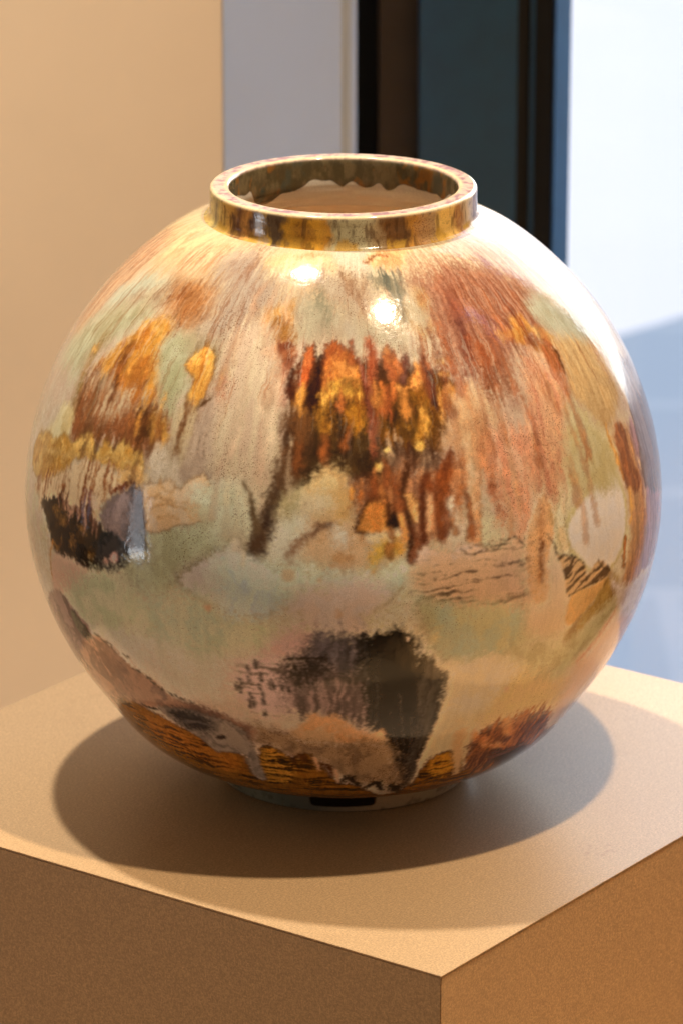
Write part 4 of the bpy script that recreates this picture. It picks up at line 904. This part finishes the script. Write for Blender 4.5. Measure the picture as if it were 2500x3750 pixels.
    ('P',[753,3491,821,3488,870,3342,884,3213,761,2675,630,2726,666,3195],(220,168,126),(208,142,108),23.6,11.8,108.0,1.0,'s',None,1.0,0),
    ('P',[872,3177,927,3073,994,2921,1026,2785,1007,2558,761,2675],(206,186,142),(198,174,124),21.6,11.8,19.6,1.0,'f',None,0.6,0),
    ('S',[1028,2944,1027,2825,1040,2718,1054,2590],[9.8,15.7,15.7,17.7],(206,138,66),(220,164,90),7.9,7.9,0.0,1.0,'f',None,0,0),
    ('P',[1081,2918,1134,2890,1139,2685,1168,2468,1065,2526,1054,2731],(182,118,80),(151,101,77),8.8,7.9,29.5,1.0,'s',None,0,0),
    ('P',[1377,3204,1635,3034,1561,2801,1541,2443,1509,2255,1209,2443,1221,2740,1253,3033],(158,128,106),(138,108,90),8.8,9.8,39.3,1.0,'s',None,0,0),
]
U = 1e-4
for op in GLAZE:
    pts = np.array(op[1], float).reshape(-1, 2) * (1e-3, U)
    if op[0] == 'P':
        _, _, a, b, soft, warp, st, o, mx, rim, sp, bias = op
        patch(pts, a, b, soft * U, warp * U, st * U, o, mx, rim and (rim[0], rim[1] * U, rim[2]), sp, bias)
    else:
        _, _, w, a, b, soft, warp, st, o, mx, rim, sp, bias = op
        stroke(pts, np.array(w) * U, a, b, soft * U, warp * U, st * U, o, mx, rim and (rim[0], rim[1] * U, rim[2]), sp, bias)



def drips(n, a0, a1, s0, s1, l0, l1, w0, w1, cols, op, rimc, seed):
    """thin runs that end in a rounded bead, rim darker than core"""
    rr = random.Random(seed)
    for _ in range(n):
        a = math.radians(rr.uniform(a0, a1)); s_ = rr.uniform(s0, s1); L = rr.uniform(l0, l1); w = rr.uniform(w0, w1)
        c = rr.choice(cols); b = tuple(min(255, int(v * 1.14)) for v in c)
        pts = [(a + rr.uniform(-.01, .01), s_), (a + rr.uniform(-.012, .012), s_ - L * .5), (a + rr.uniform(-.008, .008), s_ - L)]
        stroke(np.array(pts), np.array([w * .35, w * .6, w]), c, b, 0.0010, 0.0010, 0.0012, op, 'f', (rimc, 0.0011, 0.55 * op), 0.5, 0)


drips(15, 16, 52, .330, .405, .02, .06, .0014, .0036, [(166, 94, 56), (184, 112, 70), (146, 80, 50)], .6, (124, 68, 42), 3)
drips(11, 24, 50, .275, .345, .02, .055, .0016, .0038, [(206, 152, 106), (192, 128, 84)], .55, (160, 104, 66), 4)
drips(10, -24, -8, .28, .38, .02, .06, .0012, .0030, [(218, 192, 154), (200, 160, 128)], .45, (176, 136, 104), 5)
drips(8, -9, 17, .335, .372, .008, .018, .0024, .0044, [(190, 108, 54), (172, 88, 46), (204, 132, 64)], .8, (78, 38, 20), 6)
drips(4, -9, 17, .305, .335, .008, .016, .0022, .0040, [(180, 112, 48), (150, 84, 40)], .7, (70, 38, 20), 16)
drips(12, -62, -32, .29, .375, .010, .03, .0014, .0034, [(206, 146, 70), (160, 98, 50), (132, 84, 46)], .65, (108, 72, 38), 7)
drips(11, 2, 27, .258, .300, .010, .026, .0018, .0036, [(176, 96, 46), (206, 134, 74), (150, 78, 38)], .8, (110, 60, 30), 8)
drips(8, -30, 0, .36, .42, .015, .05, .0014, .0032, [(190, 146, 110), (172, 122, 84)], .5, (150, 104, 72), 9)

# the glaze has run: colours trail down the wall in fine feathered threads, edges dissolve into grains
RUN = fbm((GX + wob) / 0.0011, GY / 0.022, 3, 2) + 0.7 * fbm((GX + wob) / 0.003, GY / 0.03, 6, 2)
lazy = sm(fbm(GX / 0.03, GY / 0.03, 19, 2) * 3, -0.5, 0.7)       # some edges run, some stay put
dy = SMR * (1 - 0.5 * sm(GY, 0.385, 0.43)) * (0.0052 * (0.25 + 0.75 * sm(GY, 0.22, 0.31)) * lazy * RUN * 2.0 + 0.0009 * GRN)
dx = SMR * (0.0010 * f1 * 2 + 0.0007 * GRN[:, ::-1])
ri = np.clip(np.round((GY + dy) / SMAX * (NR - 1)).astype(int), 0, NR - 1)
cj = np.clip(np.round((GX / 0.2 + dx / 0.17 + ARC) / (2 * ARC) * (NF - 1)).astype(int), 0, NF - 1)
COLR = COLR[ri, cj]
# a thread of blur so that grains melt together
def soften(a, n):
    for _ in range(n):
        for ax in (0, 1):
            a = 0.5 * a + 0.25 * (np.roll(a, 1, ax) + np.roll(a, -1, ax))
    return a


def boxblur(a, r):
    for ax in (0, 1):
        pad = [(0, 0)] * a.ndim; pad[ax] = (r + 1, r)
        c = np.cumsum(np.pad(a, pad, mode='edge'), axis=ax)
        n = a.shape[ax]
        a = (np.take(c, range(2 * r + 1, 2 * r + 1 + n), ax) - np.take(c, range(0, n), ax)) / (2 * r + 1)
    return a


COLR = soften(COLR, 1)


def vblur(a, r):
    c = np.cumsum(np.pad(a, [(r + 1, r)] + [(0, 0)] * (a.ndim - 1), mode='edge'), axis=0)
    return (c[2 * r + 1:2 * r + 1 + len(a)] - c[:len(a)]) / (2 * r + 1)


melt = (sm(GY, 0.24, 0.31) * (1 - 0.6 * sm(GY, 0.385, 0.43)) * SMR * (0.35 + 0.65 * sm(STK, -0.4, 0.5)))[..., None]      # long runs on the upper wall
COLR = COLR * (1 - 0.45 * melt) + vblur(vblur(COLR, 7), 4) * 0.45 * melt
# thick glaze pools: colour gathers at the margins of every pour
lum = COLR @ np.array([0.3, 0.6, 0.1])
pool = np.log(lum + 0.02)
d1 = pool - boxblur(boxblur(pool, 5), 5)
d2 = pool - boxblur(boxblur(pool, 14), 14)
REL = soften(np.clip(d1, -0.8, 0.8), 2)
COLR = COLR * np.exp(np.clip(0.28 * d1 + 0.22 * d2, -0.5, 0.4))[..., None]
# iron in the glaze: long fine rust runs over the shoulder and upper belly, pale rivulets between them
up = sm(GY, 0.285, 0.36) * (1 - 0.75 * sm(GY, 0.385, 0.43))
run1 = sm(fbm((GX + wob * 1.4) / 0.0019, GY / 0.055, 7, 3, 0.65) * 2.4 + fbm(GX / 0.022, GY / 0.05, 10, 2) * 1.6, 0.18, 0.75) * up
run2 = sm(fbm((GX + wob * 1.4) / 0.0023, GY / 0.045, 12, 3, 0.65) * 2.4 + fbm(GX / 0.025, GY / 0.05, 15, 2) * 1.2, 0.25, 0.8) * up
COLR = COLR * (1 - run1[..., None] * np.array([0.20, 0.36, 0.44]))
COLR = COLR * (1 - 0.20 * run2[..., None]) + 0.20 * run2[..., None] * s2l((222, 204, 172))
# bubbles and curdling inside the amber and brown pools
warmth = sm((COLR[..., 0] - COLR[..., 2]) / (COLR.sum(-1) + 0.02), 0.27, 0.48)
vein = 1 - np.abs(fbm(GX / 0.007 + q2 * 3, GY / 0.010 + q1 * 3, 2, 4, 0.6)) * 5
cur = sm(fbm(GX / 0.005 + q1 * 3, GY / 0.007 + q2 * 2, 23, 3) * 3, -0.2, 0.8)
COLR = COLR * (1 - 0.22 * (warmth * sm(vein, 0.45, 0.95))[..., None] * np.array([0.8, 1.0, 1.1]))
COLR = COLR * (1 + 0.20 * (warmth * cur)[..., None] * np.array([1.0, 0.8, 0.4]))
# fine vertical streaking, mottling
COLR *= (1 + 0.10 * STK * 0.6 + 0.05 * MOT)[..., None]
GAIN = np.array([0.80, 0.96, 1.20])
COLR = (np.maximum(COLR, 0.003) ** 1.14) / 0.36 ** 0.14
COLR = np.clip(COLR * GAIN, 0.006, 0.84)


def lathe(name, zs, rs, ths, colr, speck, mat, parent, relief=None, flip=False):
    """surface of revolution; colr/speck arrays [rows, cols]"""
    nr, nc = len(zs), len(ths)
    x = rs[:, None] * np.sin(ths)[None, :]
    y = -rs[:, None] * np.cos(ths)[None, :]
    z = np.broadcast_to(zs[:, None], x.shape)
    co = np.stack([x, y, z], -1).reshape(-1, 3)
    i, j = np.meshgrid(np.arange(nr - 1), np.arange(nc), indexing='ij')
    a = i * nc + j; b = i * nc + (j + 1) % nc; c = b + nc; d = a + nc
    quad = np.stack([a, b, c, d] if not flip else [a, d, c, b], -1).reshape(-1, 4)
    me = bpy.data.meshes.new(name)
    me.vertices.add(len(co)); me.vertices.foreach_set('co', co.ravel().astype(np.float32))
    me.loops.add(quad.size); me.loops.foreach_set('vertex_index', quad.ravel().astype(np.int32))
    me.polygons.add(len(quad)); me.polygons.foreach_set('loop_start', np.arange(0, quad.size, 4, dtype=np.int32))
    me.polygons.foreach_set('use_smooth', np.ones(len(quad), dtype=bool))
    me.update(calc_edges=True)
    if colr is not None:
        at = me.attributes.new('glaze_color', 'FLOAT_COLOR', 'POINT')
        at.data.foreach_set('color', np.concatenate([colr.reshape(-1, 3), np.ones((len(co), 1))], 1).astype(np.float32).ravel())
        at = me.attributes.new('speck', 'FLOAT', 'POINT')
        at.data.foreach_set('value', speck.reshape(-1).astype(np.float32))
    if relief is not None:
        at = me.attributes.new('relief', 'FLOAT', 'POINT')
        at.data.foreach_set('value', relief.reshape(-1).astype(np.float32))
    me.validate()
    me.materials.append(mat)
    o = bpy.data.objects.new(name, me)
    COL.objects.link(o)
    o.parent = parent
    return o


vase = bpy.data.objects.new('vase', None)
COL.objects.link(vase)
tag(vase, 'large round glazed ceramic vase with rust, gold and sage drips on the plinth', 'vase')

# the far side goes on as the near side does (mirrored about the side meridian)
NB = 150
th_b = np.linspace(ARC, 2 * math.pi - ARC, NB + 2)[1:-1]
src = np.where(th_b < math.pi, math.pi * 2 * ARC / math.pi - th_b, 0)
left = th_b - 2 * math.pi
ref = np.where(th_b < math.pi, 2 * ARC - th_b, -2 * ARC - left)
ci = np.clip(np.round((ref + ARC) / (2 * ARC) * (NF - 1)).astype(int), 0, NF - 1)
ths = np.r_[TH_F, th_b]
lathe('body', Z_R, R_R, ths, np.concatenate([COLR, COLR[:, ci]], 1), np.concatenate([SPK, SPK[:, ci]], 1), M_GLAZE, vase, relief=np.concatenate([REL, REL[:, ci]], 1))

# ---- neck: outer wall, lip and the glazed upper inside
NECK = [(.3668, .0865), (.3676, .0847), (.3692, .0835), (.374, .0829), (.380, .0827), (.3842, .0827), (.3858, .0823), (.3866, .0813), (.3868, .0800), (.3868, .0770), (.3868, .0738), (.3866, .0722), (.3857, .0711), (.384, .0706), (.379, .0704), (.373, .0704), (.368, .0708), (.364, .0725), (.3595, .0770), (.355, .0850), (.349, .0960)]
nz = np.array([a for a, b in NECK]); nr_ = np.array([b for a, b in NECK])
nch = np.r_[0, np.cumsum(np.hypot(np.diff(nz), np.diff(nr_)))]
ns = np.linspace(0, nch[-1], 170)
nzs = cubic(nch, nz, ns); nrs = cubic(nch, nr_, ns)
NT_ = 1000
nth = np.linspace(-math.pi, math.pi, NT_ + 1)[:-1]
TT, SSn = np.meshgrid(nth, ns)
xx = TT * 0.083
lipA, lipB, lipC = nch[6], nch[8], nch[11]         # outer corner, start of flat lip, inner corner
k1 = fbm(xx / 0.008, SSn / 0.010, 3, 4); k2 = fbm(xx / 0.003, SSn / 0.012, 9, 3); k3 = fbm(xx / 0.004, SSn / 0.004, 16, 4)
wt = TT + k1 * 0.16 + k2 * 0.05
bands = [(-180, (150, 110, 60)), (-92, (176, 140, 70)), (-78, (206, 166, 84)), (-70, (140, 112, 60)), (-66, (204, 160, 80)), (-56, (196, 138, 60)), (-50, (110, 66, 34)), (-46, (206, 140, 66)), (-42, (90, 56, 36)), (-38, (150, 126, 108)),
         (-34, (196, 146, 60)), (-31, (100, 74, 48)), (-27, (96, 72, 50)), (-23, (200, 138, 40)), (-16, (150, 94, 34)), (-12, (206, 142, 44)), (-7, (184, 122, 44)), (-4, (176, 152, 108)), (8, (180, 158, 116)), (15, (168, 134, 90)), (19, (116, 74, 36)),
         (27, (104, 68, 36)), (30, (180, 118, 46)), (34, (176, 122, 70)), (41, (166, 124, 78)), (45, (220, 166, 80)), (54, (214, 160, 84)), (58, (160, 104, 60)), (66, (210, 176, 134)), (76, (168, 130, 104)), (90, (196, 160, 120)), (180, (150, 110, 60))]
bt = np.radians([a for a, b in bands]); bc = s2l([b for a, b in bands])
nc_ = np.stack([np.interp(wt, bt, bc[:, i]) for i in range(3)], -1)
nc_ = nc_ * 1.40
dk = np.maximum(sm(k2 * 2 + k1, 0.10, 0.5), sm(k3 * 3, 0.35, 0.9) * 0.7)[..., None] * 0.62
nc_ = nc_ * (1 - dk) + s2l((84, 50, 26)) * dk
gold = (sm(-SSn + k1 * 0.012, -0.0085, -0.0045) * sm(np.sin(wt * 17 + 1.1) + k2, 0.1, 0.7))[..., None] * 0.8
nc_ = nc_ * (1 - gold) + s2l((212, 152, 56)) * gold
# lip: pinkish cream with lilac flecks, bare cream at both corners
lip = sm(SSn, lipA - 0.0016 + 0, lipA + 0.0006)[..., None]
fl = sm(k3 * 3 + k1, -0.35, 0.55)[..., None]
lc = s2l((216, 176, 146)) * (1 - fl) + s2l((170, 122, 116)) * fl
edge = np.maximum(np.exp(-((SSn - lipA - 0.0004) / 0.0016) ** 2), np.exp(-((SSn - lipC + 0.0002) / 0.0015) ** 2))[..., None]
lc = lc * (1 - edge * 0.85) + s2l((228, 194, 138)) * edge * 0.85
nc_ = nc_ * (1 - lip) + lc * lip
# inside: dark mottled glaze ending in scalloped runs over bare clay
ins_ = sm(SSn, lipC + 0.0006, lipC + 0.0030)[..., None]
mott = sm(k1 * 2.4 + k2 * 0.8, -0.45, 0.5)[..., None]
ic = s2l((92, 76, 48)) * (1 - mott) + s2l((128, 106, 70)) * mott
am = sm(fbm(xx / 0.010 + 3, SSn / 0.012, 21, 3) * 3, 0.35, 0.9)[..., None] * 0.8
ic = ic * (1 - am) + s2l((168, 104, 40)) * am
gr = sm(fbm(xx / 0.012 + 9, SSn / 0.015, 24, 3) * 3, 0.25, 0.8)[..., None] * 0.8
ic = ic * (1 - gr) + s2l((84, 84, 66)) * gr
sw = fbm(xx / 0.03, xx * 0 + 2.5, 18, 2) * 4
scal = 0.0165 + 0.0022 * np.sin(TT * 9 + 0.6 + 2.5 * sw) + 0.0016 * np.sin(TT * 21 + 2.0 - 4 * sw) + 0.0035 * np.maximum(sw, 0) + 0.0015 * k1
lob = np.abs(((TT - math.radians(-138)) + math.pi) % (2 * math.pi) - math.pi)
scal = scal + 0.016 * np.exp(-(lob / 0.16) ** 2)
below = sm(SSn - lipC - scal, -0.0004, 0.0005)[..., None]
clay = np.array([0.90, 0.74, 0.54]) * (1 + 0.06 * np.sin(SSn * 2600)[..., None] * 0.4 + k3[..., None] * 0.1)
ic = ic * (1 - below) + clay * below
nc_ = nc_ * (1 - ins_) + ic * ins_
nspk = np.where((wt > -0.1) & (wt < 0.75), 1.0, 0.35) * (1 - lip[..., 0]) + 0.25 * lip[..., 0] * (1 - ins_[..., 0])
neck = lathe('neck', nzs, nrs, nth, np.clip(nc_ * GAIN, 0.008, 0.85), nspk, M_GLAZE, vase)

# ---- bare clay inside of the belly
M_CLAY = mat_plain('bare_clay', tuple([0.84, 0.72, 0.55]), 0.7, 0.06, 80, 0.1)
zz = np.array([0.349, 0.340, 0.325, 0.300, 0.27, 0.23, 0.19, 0.15, 0.11, 0.07, 0.045, 0.03, 0.024, 0.022])
rr = np.array([0.096, 0.115, 0.1365, 0.157, 0.174, 0.188, 0.193, 0.189, 0.176, 0.151, 0.125, 0.095, 0.06, 0.0005])
lathe('interior', zz, rr, np.linspace(-math.pi, math.pi, 97)[:-1], None, None, M_CLAY, vase)

# ---- foot ring
FOOT = [(.006, .060), (.0045, .068), (.0006, .0735), (.0, .0750), (.0, .0790), (.0006, .0805), (.0022, .0815), (.008, .0845), (.0125, .0868), (.0157, .0888)]
fz = np.array([a for a, b in FOOT]); frr = np.array([b for a, b in FOOT])
fch = np.r_[0, np.cumsum(np.hypot(np.diff(fz), np.diff(frr)))]
fs_ = np.linspace(0, fch[-1], 60)
fth = np.linspace(-math.pi, math.pi, 701)[:-1]
FT, FS = np.meshgrid(fth, fs_)
k1 = fbm(FT * 10, FS / 0.010, 5, 4); k2 = fbm(FT * 26, FS / 0.006, 13, 3)
wt = FT + k1 * 0.12
fb = [(-180, (170, 150, 118)), (-80, (196, 170, 130)), (-66, (200, 172, 132)), (-58, (128, 122, 100)), (-40, (136, 132, 110)), (-26, (112, 110, 94)), (-14.6, (112, 104, 90)), (14.8, (190, 152, 114)), (40, (196, 160, 122)), (60, (176, 150, 124)), (90, (186, 160, 130)), (180, (170, 150, 118))]
bt = np.radians([a for a, b in fb]); bc = s2l([b for a, b in fb])
fc = np.stack([np.interp(FT + k1 * 0.05, bt, bc[:, i]) for i in range(3)], -1)
mk = (sm(k1 * 2 + k2, 0.1, 0.5) * (np.abs(FT) > 0.27))[..., None] * 0.5
fc = fc * (1 - mk) + s2l((84, 78, 64)) * mk
blk = np.maximum(np.abs(FT + 0.004) - 0.205, 0) ** 2 + (np.maximum(np.abs(FS - (fch[9] + fch[6]) / 2 - 0.002) - 0.0035, 0) / 0.085) ** 2
blk = sm(-np.sqrt(blk) + 0.012 * k1, -0.050, -0.030)[..., None]
fc = fc * (1 - blk) + s2l((20, 18, 20)) * (1 + 0.8 * k2[..., None]) * blk
fc = np.clip(fc * 1.35, 0, 0.7) * (1 - blk) + fc * blk
bare = sm(-FS, -(fch[6] - 0.0004), -(fch[5] - 0.0006))[..., None]
fc = fc * (1 - bare) + s2l((176, 140, 104)) * bare
lathe('foot_ring', cubic(fch, fz, fs_), cubic(fch, frr, fs_), fth, np.clip(fc * GAIN, 0.006, 0.8), np.zeros_like(FT) + 0.1, M_GLAZE, vase)
